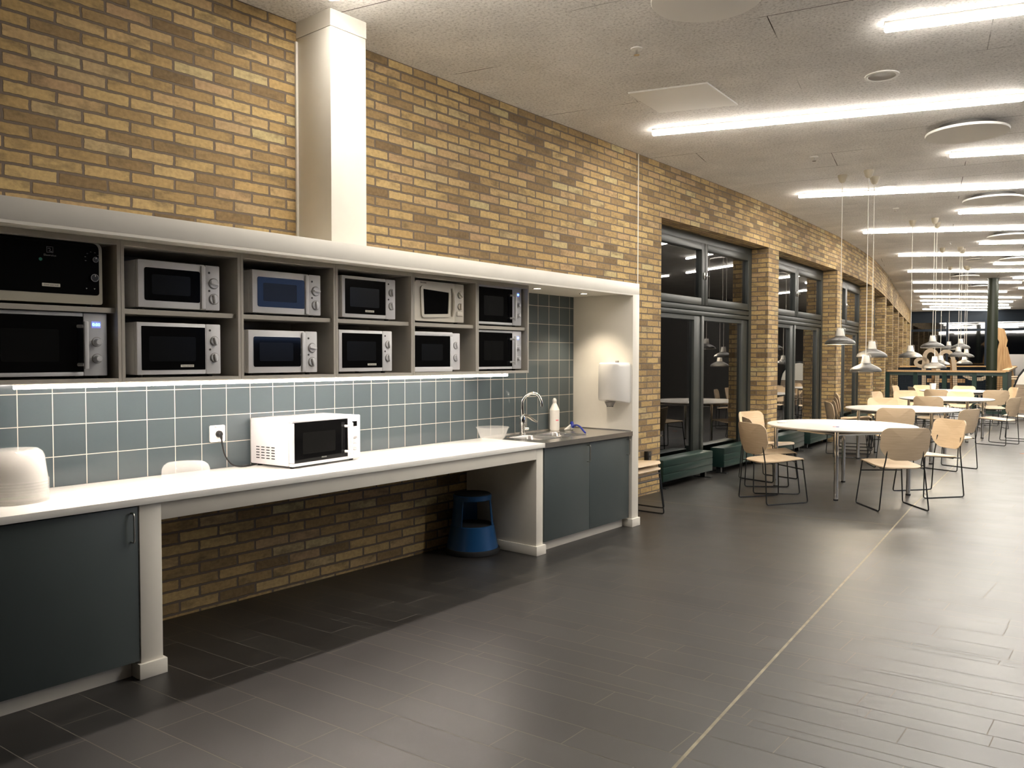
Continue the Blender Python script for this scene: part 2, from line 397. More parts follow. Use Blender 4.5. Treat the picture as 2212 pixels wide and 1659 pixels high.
def fx(u, v, h): return Vector((h, u, v))      # outline in y, z; depth along x
def fz(u, v, h): return Vector((u, v, h))      # outline in x, y; height along z
# ------------------------------------------------------------------ structure
ZC = 3.4525
XB = -.10
PATH = [(-8, -.10), (7.2, -.10), (8.4, -.105), (9.5, -.14), (11, -.215), (12.7, -.31), (14.4, -.49), (16.2, -.72), (17.8, -1.0), (19.4, -1.3), (21.2, -1.66), (23, -2.03), (27, -2.83), (31, -3.62), (37.6, -4.93)]
def wx(y):
    for (a, xa), (b, xb) in zip(PATH, PATH[1:]):
        if y <= b: return xa+(xb-xa)*(y-a)/(b-a)
    return PATH[-1][1]
def wn(y):                                     # inward normal of the wall
    d = (wx(y+.3)-wx(y-.3))/.6; l = hypot(1, d); return Vector((1/l, -d/l, 0))
OPEN = [(6.155, 9.13), (9.53, 12.55), (12.92, 16.0), (16.44, 19.2), (19.75, 22.7), (23.2, 26.1), (26.6, 29.5), (30.0, 32.9), (33.4, 36.3)]
ZL = 2.889
RV = .25
def wall_left():
    bm = new(); uvl = bm.loops.layers.uv.new('UVMap')
    def quad(ps, uvs):
        f = bm.faces.new([bm.verts.new(p) for p in ps])
        for l, q in zip(f.loops, uvs): l[uvl].uv = q
    def front(y0, y1, z0, z1):
        n = max(1, int((y1-y0)/.6)); ys = [y0+(y1-y0)*i/n for i in range(n+1)]
        for a, b in zip(ys, ys[1:]):
            quad([(wx(a), a, z0), (wx(b), b, z0), (wx(b), b, z1), (wx(a), a, z1)], [(a, z0), (b, z0), (b, z1), (a, z1)])
    def back(y, d=RV):
        n = wn(y); return (wx(y)-n.x*d, y-n.y*d)
    edges = [-8]+[v for o in OPEN for v in o]+[37.5]
    for a, b in zip(edges[::2], edges[1::2]):
        front(a, b, 0, ZC)
        for y, s in ((a, -1), (b, 1)):
            bx, by = back(y)
            quad([(wx(y), y, 0), (bx, by, 0), (bx, by, ZL), (wx(y), y, ZL)], [(y, 0), (y+RV, 0), (y+RV, ZL), (y, ZL)])
        ax, ay = back(a); bx, by = back(b)
        quad([(ax, ay, 0), (bx, by, 0), (bx, by, ZC), (ax, ay, ZC)], [(a, 0), (b, 0), (b, ZC), (a, ZC)])
    for a, b in OPEN:
        front(a, b, ZL, ZC)
        n = 5; ys = [a+(b-a)*i/n for i in range(n+1)]
        for p, q in zip(ys, ys[1:]):
            px, py = back(p); qx, qy = back(q)
            quad([(wx(p), p, ZL), (wx(q), q, ZL), (qx, qy, ZL), (px, py, ZL)], [(p, 0), (q, 0), (q, RV), (p, RV)])
            quad([(px, py, ZL), (qx, qy, ZL), (qx, qy, ZC), (px, py, ZC)], [(p, ZL), (q, ZL), (q, ZC), (p, ZC)])
    me = bpy.data.meshes.new('wall_left'); bm.to_mesh(me); bm.free(); me.materials.append(MATS['brick'])
    o = link('wall_left', me); o['kind'] = 'structure'
wall_left()
bm = new(); box(bm, XB-.002, XB+.004, 5.665, 5.678, 2.036, ZC-.001); struct('trim_1', bm, 'cream')
def floor():
    bm = new()
    def q(ps, z, mi):
        f = bm.faces.new([bm.verts.new((x, y, z)) for x, y in ps]); f.material_index = mi
    q([(-7, -9), (14, -9), (14, 50), (-7, 50)], -.0008, 1)
    rnd = random.Random(3); y = -3.0; X0 = -2.0; X1 = 7.0
    def ly(y0, x): return y0+math.tan(RAD(5.0+max(0, y0)*.45))*x
    while y < 24:
        w = rnd.choice([.035, .06, .10, .16, .16, .20, .20]) if y < 12 else rnd.choice([.16, .2, .25, .3]); x = X0-rnd.random()*.6
        g = .0019
        while x < X1:
            l = rnd.uniform(.32, .95); a, b = x+g, min(x+l, X1)-g
            q([(a, ly(y, a)+g), (b, ly(y, b)+g), (b, ly(y+w, b)-g), (a, ly(y+w, a)-g)], 0, 0)
            x += l
        y += w
    # expansion joints
    def strip(pts, w):
        for (xa, ya), (xb, yb) in zip(pts, pts[1:]):
            dx, dy = xb-xa, yb-ya; l = hypot(dx, dy); nx, ny = -dy/l*w/2, dx/l*w/2
            q([(xa+nx, ya+ny), (xa-nx, ya-ny), (xb-nx, yb-ny), (xb+nx, yb+ny)], .0006, 2)
    strip([(2.93, -1.0), (2.765, 1.07), (2.625, 2.5), (2.42, 4.6), (2.2, 6.76), (1.80, 11.5), (1.345, 16.83), (.8, 21)], .013)
    strip([(.0, 5.60), (.9, 5.71), (1.63, 5.76), (2.24, 5.9), (2.30, 5.91)], .008)
    me = bpy.data.meshes.new('floor'); bm.to_mesh(me); bm.free()
    for k in ('floor', 'grout', 'joint'): me.materials.append(MATS[k])
    o = link('floor', me); o['kind'] = 'structure'
floor()
bm = new(); box(bm, -7, 14, -9, 50, ZC, ZC+.15); struct('ceiling', bm, 'ceiling')
bm = new()
for (xa, ya), (xb, yb) in zip([(11.6, -8.2), (11.6, 8), (10.5, 16), (7.0, 24), (5.4, 33), (3.6, 43)], [(11.6, 8), (10.5, 16), (7.0, 24), (5.4, 33), (3.6, 43), (3.6, 46)]):
    v = [bm.verts.new(p) for p in ((xa, ya, 0), (xb, yb, 0), (xb, yb, ZC), (xa, ya, ZC), (xa+.15, ya, 0), (xb+.15, yb, 0), (xb+.15, yb, ZC), (xa+.15, ya, ZC))]
    bm.faces.new(v[:4]); bm.faces.new(v[4:])
struct('wall_right', bm, 'dark_grey')
bm = new(); box(bm, -.2, 11.75, -8.3, -8.0, 0, ZC); struct('wall_back', bm, 'dark_grey')
# windows along the curved wall
def window(k, a, b):
    ca = Vector((wx(a), a, 0))-wn(a)*(RV-.02); cb = Vector((wx(b), b, 0))-wn(b)*(RV-.02)
    L_ = (cb-ca).length; root = thing('window_%d' % k, None, None, ca, atan2((cb-ca).y, (cb-ca).x)-pi/2, None, 'structure')
    # local: y along the opening, -x outward
    bm = new(); F = .085
    box(bm, -.10, 0, 0, F, 0, ZL); box(bm, -.10, 0, L_-F, L_, 0, ZL); box(bm, -.10, 0, F, L_-F, ZL-.09, ZL); box(bm, -.10, 0, F, L_-F, 0, .10)
    box(bm, -.11, .012, F, L_-F, 1.925, 1.975, .004); box(bm, -.11, 0, F, L_-F, 1.985, 2.045, .004)
    box(bm, -.11, 0, L_/2-.035, L_/2+.035, .10, 1.925, .004)
    obj('window_frame', bm, 'frame', root)
    mid = L_/2
    for y0, y1 in ((F, mid), (mid, L_-F)):
        s = new(); e = .006
        z0, z1 = 2.05, ZL-.094; f = .085
        box(s, -.06, .022, y0+e, y0+f, z0, z1, .006); box(s, -.06, .022, y1-f, y1-e, z0, z1, .006); box(s, -.06, .022, y0+f, y1-f, z0, z0+f, .006); box(s, -.06, .022, y0+f, y1-f, z1-f, z1, .006)
        sash = obj('sash', s, 'frame', root)
        g = new(); box(g, -.032, -.02, y0+f-.005, y1-f+.005, z0+f-.005, z1-f+.005); obj('pane', g, 'glass', sash)
        h = new(); yy = y1-.035 if y0 == F else y0+.035
        box(h, .022, .036, yy-.011, yy+.011, 2.36, 2.44, .003); cyl(h, (.03, yy, 2.40), (.06, yy, 2.40), .007, n=8); obj('window_handle', h, 'brushed', sash)
        s = new(); z0, z1 = .10, 1.92
        box(s, -.09, -.012, y0+e, y0+.05, z0, z1); box(s, -.09, -.012, y1-.21, y1-e-.02, z0, z1, .004); box(s, -.09, -.012, y0+.05, y1-.21, z0, z0+.08); box(s, -.09, -.012, y0+.05, y1-.21, z1-.05, z1)
        leaf = obj('lower_leaf', s, 'frame', root)
        g = new(); box(g, -.055, -.043, y0+.045, y1-.205, z0+.075, z1-.045); obj('pane', g, 'glass', leaf)
for k, (a, b) in enumerate(OPEN, 1): window(k, a, b)
# far glazed end wall
def end_wall():
    p0 = Vector((-4.93, 37.5, 0)); d = Vector((.985, .17, 0)).normalized(); L_ = 10.2
    root = thing('window_10', None, None, p0, atan2(d.y, d.x), None, 'structure')
    bm = new()
    for i in range(8):
        x = i*1.45; box(bm, x-.04, x+.04, -.06, .06, 0, ZC)
    for z in (.05, 2.62, ZC-.12): box(bm, 0, L_, -.05, .05, z-.05, z+.05)
    box(bm, 0, L_, -.03, .03, 2.95, ZC)
    obj('window_frame', bm, 'dark_panel', root)
    for i in range(7):
        g = new(); x = i*1.45; box(g, x+.04, x+1.41, -.006, .006, .10, 2.57); box(g, x+.04, x+1.41, -.006, .006, 2.67, 2.95); obj('pane', g, 'end_glass', root)
glass_mat('end_glass', (.10, .14, .15), boost=2.6, rough=.03)
end_wall()
# ------------------------------------------------------------------ ceiling fittings
def tube_light(x, y, ang, label, L_=2.86):
    t = thing('linear_ceiling_light', label, 'ceiling light', (x, y, ZC), ang, 'linear lights across the ceiling')
    bm = new(); box(bm, -.004, L_+.004, -.028, .028, -.013, 0, .003); obj('mounting_rail', bm, 'white_plastic', t)
    bm = new(); box(bm, -.005, L_+.005, -.027, .027, -.052, -.0125, .014, 4); d = obj('diffuser', bm, 'tube', t); d.data.materials.append(MATS['tube_side'])
    for p in d.data.polygons: p.material_index = 0 if p.normal.z < -.3 else 1
LEFT = [(.40, 1.46, 20), (.436, 5.01, 19), (.447, 8.63, 25), (.22, 12.15, 29), (-.10, 15.62, 34), (-.70, 18.92, 36), (-1.29, 22.0, 39), (-1.96, 25.07, 42), (-2.35, 27.6, 44), (-2.78, 29.6, 46), (-3.13, 31.5, 47), (-3.3, 33.5, 48), (-3.9, 35.1, 50)]
RIGHT = [(2.674, 3.874, 18), (2.33, 7.56, 24), (1.757, 11.14, 28), (1.43, 14.72, 28), (1.10, 18.4, 32), (.97, 22.17, 37), (.64, 25.74, 48)]
ordn = ['nearest', 'second', 'third', 'fourth', 'fifth', 'sixth', 'seventh', 'eighth', 'ninth', 'tenth', 'eleventh', 'twelfth', 'thirteenth']
for i, (x, y, a) in enumerate(LEFT):
    lb = 'glowing white linear light whose left end meets the top of the boxed column' if i == 0 else '%s glowing linear ceiling light along the brick wall, counted from the brightest large one' % ordn[i-1].replace('nearest', 'first')
    tube_light(x, y, RAD(a), lb, 2.86 if i < 8 else 3.5)
for i, (x, y, a) in enumerate(RIGHT):
    lb = '%s glowing linear ceiling light in the row cut by the right picture edge' % ordn[i]
    tube_light(x, y, RAD(a), lb, 2.86)
for x, y in ((5.5, 4.9), (5.2, 8.7), (4.8, 12.6), (4.6, 16.4), (8.2, 9.5)):  # unseen lights added to brighten the floor and ceiling on the right
    tube_light(x, y, RAD(19), 'linear ceiling light added out of view to brighten the right of the hall')
def disc(x, y, r, label):
    t = thing('ceiling_diffuser', label, 'air vent', (x, y, ZC), 0, 'round air diffusers under the ceiling')
    bm = new(); cyl(bm, (0, 0, 0), (0, 0, -.05), r*.72, n=40); obj('neck', bm, 'dark_grey', t)
    bm = new(); lathe(bm, [(0, -.05), (r, -.05), (r+.004, -.056), (r+.004, -.066), (r, -.072), (0, -.072)], n=48); obj('disc_plate', bm, 'disc', t)
disc(2.05, 2.74, .30, 'large white round ceiling diffuser cut by the top picture edge')
disc(2.634, 6.64, .325, 'white round ceiling diffuser beside the end of the brightest long light')
disc(2.30, 10.24, .335, 'round ceiling diffuser seen edge-on right of the pendant canopies, second in its row')
disc(2.01, 13.9, .34, 'round ceiling diffuser seen edge-on, third in its row, at the right picture edge')
disc(1.66, 17.5, .34, 'round ceiling diffuser seen edge-on, fourth in its row, at the right picture edge')
disc(.15, 20.7, .31, 'thin dark-edged ceiling diffuser left of the green column top')
disc(-.08, 24.1, .31, 'thin dark-edged ceiling diffuser just behind the green column top')
def sprinkler(x, y, label):
    t = thing('sprinkler_head', label, 'sprinkler', (x, y, ZC), 0, 'sprinkler heads in the ceiling')
    bm = new(); lathe(bm, [(0, 0), (.04, 0), (.038, -.006), (.012, -.009), (0, -.009)], n=24); obj('rosette', bm, 'disc', t)
    bm = new(); cyl(bm, (0, 0, -.009), (0, 0, -.04), .007, n=8); cyl(bm, (0, 0, -.04), (0, 0, -.043), .02, n=12); obj('nozzle', bm, 'ring', t)
for x, y, lb in ((1.295, 3.27, 'small sprinkler head in the ceiling nearest the camera, left of the vent'), (1.22, 6.90, 'small sprinkler head in the ceiling between the first two long lights'), (1.12, 10.44, 'small sprinkler head in the ceiling behind the first pendant canopies'), (1.02, 14.46, 'tiny sprinkler head in the ceiling near the third pendant group')): sprinkler(x, y, lb)
def speaker(x, y, r, label):
    t = thing('ceiling_speaker', label, 'speaker', (x, y, ZC), 0, 'round speakers in the ceiling')
    bm = new(); lathe(bm, [(r*.8, 0), (r, 0), (r, -.008), (r*.86, -.010), (r*.8, -.006)], n=36); obj('trim_ring', bm, 'disc', t)
    bm = new(); cyl(bm, (0, 0, 0), (0, 0, -.005), r*.82, n=36); obj('grille', bm, 'grey_plastic', t)
speaker(2.407, 4.825, .115, 'grey round speaker grille with white ring in the ceiling, nearest')
speaker(1.391, 8.90, .12, 'pale round speaker in the ceiling just right of the front pendant canopies')
speaker(.887, 17.55, .17, 'small pale round fitting hanging under the ceiling near the far pendants')
bm = new(); prism(bm, [(.796, 3.988), (1.37, 4.16), (1.332, 4.786), (.744, 4.576)], fz, ZC-.012, ZC-.0005)
tag(obj('access_hatch', bm, 'disc'), 'square beige access hatch in the ceiling above the brick wall', 'hatch')
# ------------------------------------------------------------------ boxed column
t = thing('boxed_column', 'tall cream boxed column standing on the top beam against the brick wall', 'column', (0, 0, 2.035))
bm = new(); box(bm, XB, .228, 1.605, 1.872, 0, ZC-2.035-.10, .003); obj('casing', bm, 'cream', t)
bm = new(); box(bm, XB, .230, 1.603, 1.874, ZC-2.035-.098, ZC-2.035); obj('head_casing', bm, 'cream', t)
bm = new(); box(bm, XB+.001, XB+.014, 1.590, 1.605, 0, ZC-2.035-.12); obj('edge_strip', bm, 'cream', t)
# ------------------------------------------------------------------ kitchen joinery
t = thing('kitchen_surround', 'cream painted beam and right end panel framing the whole kitchen niche', 'joinery', (0, 4.46, 0))
t2 = Vector((0, 4.46, 0))
def sub(bm): bmesh.ops.translate(bm, vec=-t2, verts=bm.verts[:]); return bm
bm = new(); box(bm, XB+.022, .60, -1.6, 4.515, 1.9445, 2.035, .002); box(bm, .578, .60, -1.6, 4.412, 1.932, 1.9445); obj('top_beam', sub(bm), 'cream', t)
bm = new(); box(bm, XB+.022, .60, 4.412, 4.515, 0, 1.9445, .002); obj('end_panel', sub(bm), 'cream', t)
bm = new(); box(bm, .30, .614, 4.398, 4.527, 0, .068, .002); obj('foot_block', sub(bm), 'cream', t)
t = thing('counter_frame', 'cream painted frame with two legs carrying the white worktop', 'joinery', (0, 1.75, 0)); t2 = Vector((0, 1.75, 0))
bm = new(); box(bm, .545, .585, .371, 3.122, .690, .771, .002); obj('apron', sub(bm), 'cream', t)
for y0, y1 in ((.271, .371), (3.122, 3.2)):
    bm = new(); box(bm, XB+.01, .585, y0, y1, 0, .771, .002); obj('leg_panel', sub(bm), 'cream', t)
    bm = new(); box(bm, XB+.01, .600, y0-.013, y1+.013 if y0 < 1 else y1+.02, 0, .068, .002); obj('foot_block', sub(bm), 'cream', t)
bm = new(); box(bm, .002, .606, -1.6, 3.198, .771, .803, .003)
tag(obj('worktop', bm, 'worktop'), 'long bright white worktop running under the microwave shelves', 'worktop')
bm = new(); uvl = bm.loops.layers.uv.new('UVMap')
box(bm, XB+.022, 0, -1.6, 4.411, .803, 1.9444)
for f in bm.faces:
    for l in f.loops: l[uvl].uv = (l.vert.co.y, l.vert.co.z)
tag(obj('tiled_splashback', bm, 'tile'), 'blue-grey square glazed tile splashback with pale grout behind the worktop', 'tiles')
# base cabinets
def base_cabinet(label, y0, y1, doors, x0=.02):
    t = thing('base_cabinet', label, 'cabinet', (0, (y0+y1)/2, 0)); ym = (y0+y1)/2
    bm = new(); box(bm, x0, .56, y0-ym, y1-ym, .08, .63); obj('carcass', bm, 'shelf', t)
    bm = new(); box(bm, .50, .525, y0-ym+.022, y1-ym-.014, 0, .08); obj('plinth', bm, 'cream', t)
    for a, b in doors:
        bm = new(); box(bm, .561, .58, a-ym+.0015, b-ym-.0015, .079, .763, .001); d = obj('door', bm, 'front', t)
        bm = new(); yy = b-ym-.031
        tube(bm, rounded([(.58, yy, .738), (.607, yy, .738), (.607, yy, .612), (.58, yy, .612)], .012), .0042, 10); obj('handle', bm, 'brushed', d, 'brushed metal bow handle')
base_cabinet('dark blue-grey cabinet under the worktop at the left picture edge', -.93, .269, [(-.93, -.331), (-.331, .269)])
base_cabinet('blue-grey two-door cabinet under the steel sink', 3.2205, 4.396, [(3.2205, 3.808), (3.808, 4.396)])
# steel sink worktop
def sink():
    t = thing('sink_worktop', 'brushed steel sink worktop with two basins at the right end', 'sink', (.3, 3.805, .803)); o = Vector((.3, 3.805, .803))
    xs = [.002, .13, .47, .606]; ys = [3.2, 3.33, 3.62, 3.665, 3.955, 4.41]
    bm = new()
    for i in range(3):
        for j in range(5):
            if i == 1 and j in (1, 3): continue
            bm.faces.new([bm.verts.new(Vector((x, y, .803))-o) for x, y in ((xs[i], ys[j]), (xs[i+1], ys[j]), (xs[i+1], ys[j+1]), (xs[i], ys[j+1]))])
    bmesh.ops.remove_doubles(bm, verts=bm.verts[:], dist=1e-5)
    def bx(*a): box(bm, a[0]-o.x, a[1]-o.x, a[2]-o.y, a[3]-o.y, a[4]-o.z, a[5]-o.z, *a[6:])
    bx(.594, .606, 3.2, 4.41, .766, .8028); bx(.002, .012, 3.2, 4.41, .8, .815); bx(.012, .59, 4.402, 4.41, .803, .811)
    obj('drainer_top', bm, 'steel', t)
    for y0, y1 in ((3.33, 3.62), (3.665, 3.955)):
        bm = new(); n = 10
        prev = None
        for z, s, r in ((.8035, 1.012, .05), (.8025, .995, .05), (.795, .975, .05), (.70, .955, .05), (.655, .92, .06), (.648, .80, .06)):
            cy, cx = (y0+y1)/2, .30; hw, hd = (y1-y0)/2*s, .17*s
            ring = [bm.verts.new(Vector((cx+v, cy+u, z))-o) for u, v in rrect(-hw, hw, -hd, hd, r, 5)]
            if prev:
                for i in range(len(ring)): bm.faces.new((prev[i], prev[(i+1) % len(ring)], ring[(i+1) % len(ring)], ring[i]))
            prev = ring
        bm.faces.new(prev); bs = obj('basin', bm, 'steel', t)
        bm = new(); cyl(bm, Vector((.30, (y0+y1)/2, .6485))-o, Vector((.30, (y0+y1)/2, .652))-o, .04, n=24); obj('drain', bm, 'chrome', bs)
    bm = new()
    for dy in (0, .016, .042, .058): box(bm, .468-.3, .471-.3, 3.49+dy-3.805, 3.50+dy-3.805, -.045, -.025)
    obj('overflow_slots', bm, 'black_plastic', t)
sink()
# ------------------------------------------------------------------ wall cabinets (open cubby units)
def wall_cabinet(y0, y1, label):
    t = thing('open_wall_cabinet', label, 'shelf', (.2, (y0+y1)/2, 1.304), 0, 'open cabinets holding microwaves'); o = Vector((.2, (y0+y1)/2, 1.304)); D = .41; w = .016
    def p(name, *a):
        bm = new(); box(bm, *a, .0008, 1); bmesh.ops.translate(bm, vec=-o, verts=bm.verts[:]); obj(name, bm, 'shelf', t)
    p('side_panel', .0008, D, y0+.0005, y0+w, 1.304, 1.9435); p('side_panel', .0008, D, y1-w, y1-.0005, 1.304, 1.9435)
    p('bottom_panel', .0008, D, y0+w, y1-w, 1.304, 1.322); p('top_panel', .0008, D, y0+w, y1-w, 1.919, 1.9435)
    p('middle_shelf', .012, D-.022, y0+w, y1-w, 1.614, 1.637); p('back_panel', .0008, .012, y0+w, y1-w, 1.322, 1.919)
cabs = [(-.913, -.313), (-.313, .287), (.287, .8885), (.8885, 1.4885), (1.4885, 2.087), (2.087, 2.687), (2.687, 3.255)]
clab = ['open cabinet beyond the left picture edge', 'open cabinet at the left picture edge holding two large black microwaves', 'open cabinet directly above the wall socket, second from the left edge', 'open cabinet with blue reflections in its microwave doors, under the column', 'open cabinet fourth from the left edge, with two stickered microwaves', 'open cabinet holding the old cream microwave', 'open cabinet at the right end of the shelf row, beside the bare tiles']
for (a, b), l in zip(cabs, clab): wall_cabinet(a, b, l)
t = thing('under_shelf_light', 'glowing white LED tube under the microwave shelves', 'light', (.395, 1.44, 1.304))
bm = new(); box(bm, -.008, .008, -1.59, 1.585, -.005, 0); obj('mounting_rail', bm, 'white_plastic', t)
bm = new(); cyl(bm, (0, -1.588, -.013), (0, 1.583, -.013), .0075, n=14); obj('led_tube', bm, 'led', t)
def downlight(x, y, label):
    t = thing('recessed_downlight', label, 'light', (x, y, 1.9445), 0, 'downlights over the sink')
    bm = new(); lathe(bm, [(.030, 0), (.038, 0), (.037, -.004), (.030, -.004)], n=28); obj('bezel', bm, 'ring', t)
    bm = new(); cyl(bm, (0, 0, 0), (0, 0, -.002), .0305, n=28); obj('lens', bm, 'spot', t)
    ld = bpy.data.lights.new('downlight_beam', 'SPOT'); ld.energy = SPOT_W; ld.spot_size = RAD(95); ld.spot_blend = .7; ld.color = (1, .86, .66); ld.shadow_soft_size = .03
    lo = bpy.data.objects.new('downlight_beam', ld); COL.objects.link(lo); lo.parent = t; lo.location = (0, 0, -.012)
downlight(.31, 3.485, 'recessed downlight in the beam nearest the shelves'); downlight(.31, 4.115, 'recessed downlight in the beam nearest the cream end panel')
# ------------------------------------------------------------------ microwaves
def knob(p, x, y, z, r, ang, m='mw_silver', base='grey_plastic', style='bar'):
    bm = new()
    if style == 'bar':
        lathe(bm, [(0, .0), (r, 0), (r, .006), (r*.9, .008), (0, .008)], at(x, y, z), 28)
        k = new(); box(k, .006, .019, -r*.26, r*.26, -r*.92, r*.92, .003); bmesh.ops.rotate(k, cent=(0, 0, 0), matrix=Matrix.Rotation(ang, 3, 'X'), verts=k.verts[:]); bmesh.ops.translate(k, vec=(x, y, z), verts=k.verts[:])
        me = bpy.data.meshes.new('tmp'); k.to_mesh(me); k.free(); bm.from_mesh(me); bpy.data.meshes.remove(me)
    else:
        lathe(bm, [(0, 0), (r, 0), (r, .004), (r*.78, .005), (r*.72, .024), (r*.6, .027), (0, .027)], at(x, y, z), 28)
    ko = obj('knob', bm, m, p)
    bm = new(); lathe(bm, [(r*1.02, 0), (r*1.16, 0), (r*1.16, .0015), (r*1.02, .0015)], at(x, y, z), 28); obj('dial_ring', bm, base, ko)
    return ko
def vents(p, D, m='black_plastic'):
    bm = new()
    for i in range(4):
        for j in range(5):
            x = -D+.05+i*.042; z = .045+j*.0155; box(bm, x, x+.026, -.0015, .0006, z, z+.005)
    obj('vent_slots', bm, m, p)
GRP = 'microwave ovens on the shelves'
def body(t, W_, H, D, m, seam=.03):
    bm = new(); box(bm, -D, -seam, 0, W_, .012, H, .006); obj('casing', bm, m, t)
    for x in (-D+.04, -.045):
        for y in (.035, W_-.035):
            bm = new(); cyl(bm, (x, y, 0), (x, y, .014), .013, .015, n=12); obj('foot', bm, 'black_plastic', t)
def mw(label, y, z, W_, H, style, m='mw_white', D=.33, rot=0, x=.375, group=GRP, **k):
    t = thing('microwave_oven', label, 'microwave', (x, y, z), rot, group)
    body(t, W_, H, D, m)
    pw = k.get('pw', .19)*W_                      # width of the control panel
    yp = W_-pw
    bm = new(); box(bm, -.0295, 0, yp+.001, W_, .012, H, .005); cp = obj('control_panel', bm, m, t)
    yc = yp+pw*.52
    if style in ('dial', 'flush'):
        fr = .03 if style == 'dial' else .022
        bm = new(); box(bm, -.0295, 0, 0, yp, .012, H, .005); d = obj('door', bm, m, t)
        wy1 = yp-.028 if style == 'dial' else yp-.004
        bm = new(); prism(bm, rrect(fr, wy1, .045 if style == 'dial' else .034, H-.035 if style == 'dial' else H-.018, .010 if style == 'dial' else .003), fx, -.002, .0012); w_ = obj('door_window', bm, 'black_glass', d)
        bm = new(); prism(bm, rrect(fr+.035, wy1-.05, .075, H-.065, .008), fx, .0012, .0018); obj('window_mesh', bm, 'inner_window', w_)
        if style == 'dial':
            bm = new(); box(bm, 0, .009, yp-.024, yp-.002, .016, H-.006, .004); obj('door_handle', bm, m, d)
        zk = (H*.62, H*.29) if style == 'dial' else (H*.68, H*.36)
        for z_, a in zip(zk, k.get('ang', (.6, .1))): knob(cp, 0, yc+.004, z_, .0235 if style == 'dial' else .021, a, m)
        for z_ in (zk[0]+.052, zk[1]+.040):
            bm = new(); cyl(bm, (0, yc-.02, z_), (.0015, yc-.02, z_), .0055, n=14); obj('button', bm, 'dark_grey', cp)
    elif style == 'blackdoor':
        bm = new()
        box(bm, -.0295, 0, 0, yp, H-.017, H, .004); box(bm, -.0295, 0, 0, yp, .012, .030, .004); box(bm, -.0295, 0, 0, .016, .031, H-.018, .004); obj('front_frame', bm, m, t)
        bm = new(); prism(bm, rrect(.016, yp, .030, H-.017, .003), fx, -.028, -.001); d = obj('door', bm, 'black_glass', t)
        bm = new(); prism(bm, rrect(.075, yp-.10, .075, H-.075, .008), fx, -.001, -.0004); obj('window_mesh', bm, 'inner_window', d)
        bm = new(); box(bm, .026, .040, yp-.012, yp+.008, .042, H-.038, .005)
        for z_ in (.062, H-.060): cyl(bm, (-.001, yp-.022, z_), (.032, yp-.010, z_), .0075, n=10)
        obj('door_handle', bm, m, d)
        on = k.get('on', True)
        bm = new(); box(bm, 0, .0015, yc-.019, yc+.021, H-.066, H-.036); ds = obj('display', bm, 'display_blue' if on else 'black_glass', cp)
        if on: lettering('digits', k.get('digits', '0:00'), .020, 'digit', ds, .0022, yc+.001, H-.051)
        for z_ in (H*.56, H*.305): knob(cp, 0, yc+.003, z_, .019, 0, m, style='round')
        if k.get('marks'):
            bm = new(); prism(bm, [(yc-.018, .042), (yc-.006, .042), (yc-.012, .056)], fx, 0, .0006); obj('warning_mark', bm, 'pink', cp)
    elif style == 'retro':
        bm = new(); prism(bm, rrect(0, yp, .012, H, (.012, .004, .004, .02)), fx, -.0295, 0); d = obj('door', bm, m, t)
        ol = []
        for u, v in rrect(-1, 1, -1, 1, .16, 5):
            ol.append((.185+u*(.125+.004*v)+.0, .135+v*(.088-.006*u)-.006*(1-u*u)*(-1 if v > 0 else 1)*-1))
        bm = new(); ribbon(bm, ol, fx, .022, 0, .008, True); obj('window_surround', bm, m, d)
        bm = new(); prism(bm, [(u, v) for u, v in ol], fx, -.002, .002); obj('door_window', bm, 'black_glass', d)
        bm = new(); tube(bm, [(.003, yp-.026, .05), (.014, yp-.022, .09), (.016, yp-.021, .14), (.014, yp-.022, .19), (.003, yp-.026, .235)], [.007, .011, .012, .011, .007], 12); obj('door_handle', bm, m, d)
        for z_, a in ((H*.73, .9), (H*.44, 0)): knob(cp, 0, yc+.004, z_, .021, a, m)
        bm = new(); box(bm, 0, .006, yc-.028, yc+.026, .055, .085, .004); obj('open_button', bm, m, cp)
        lettering('brand_lettering', 'Electrolux', .013, 'ink', d, .0006, .075, H-.012)
    elif style == 'ajar':
        # opened a hand's width: the door turns about its left edge
        a = RAD(3.2)
        bm = new(); box(bm, -.0295, -.012, .01, yp, .02, H-.006); obj('cavity_front', bm, 'dark_grey', t)
        d = bpy.data.objects.new('door', None)
        b2 = new(); box(b2, -.024, .004, 0, yp+.006, H-.022, H+.004, .004); box(b2, -.024, .004, 0, yp+.006, .002, .034, .004); box(b2, -.024, .004, yp-.016, yp+.006, .034, H-.022, .003)
        R3 = Matrix.Rotation(-a, 3, 'Z')
        def turn(b): bmesh.ops.rotate(b, cent=(-.012, .01, 0), matrix=R3, verts=b.verts[:]); return b
        bpy.data.objects.remove(d); d = obj('door', turn(b2), m, t)
        b3 = new(); box(b3, -.022, .001, .002, yp-.016, .034, H-.022); w_ = obj('door_window', turn(b3), 'black_glass', d)
        b4 = new(); box(b4, .001, .0016, .08, yp-.08, .075, H-.075); obj('window_mesh', turn(b4), 'inner_window', w_)
        for z_, an in zip((H*.68, H*.36), (.25, .1)): knob(cp, 0, yc+.006, z_, .021, an, m)
        for z_ in (H*.62, H*.20):
            bm = new(); box(bm, 0, .0012, yp+.006, yp+.019, z_-.006, z_+.006); obj('latch_slot', bm, 'black_plastic', cp)
    if k.get('sticker'):
        sy = k['sticker']; bm = new(); prism(bm, rrect(sy-.034, sy+.034, .047, .059, .001, 2), fx, .0014, .0019); s_ = obj('sticker', bm, 'sticker', t)
        lettering('sticker_lettering', 'Cover your food', .0078, 'ink', s_, .0022, sy, .053)
    return t
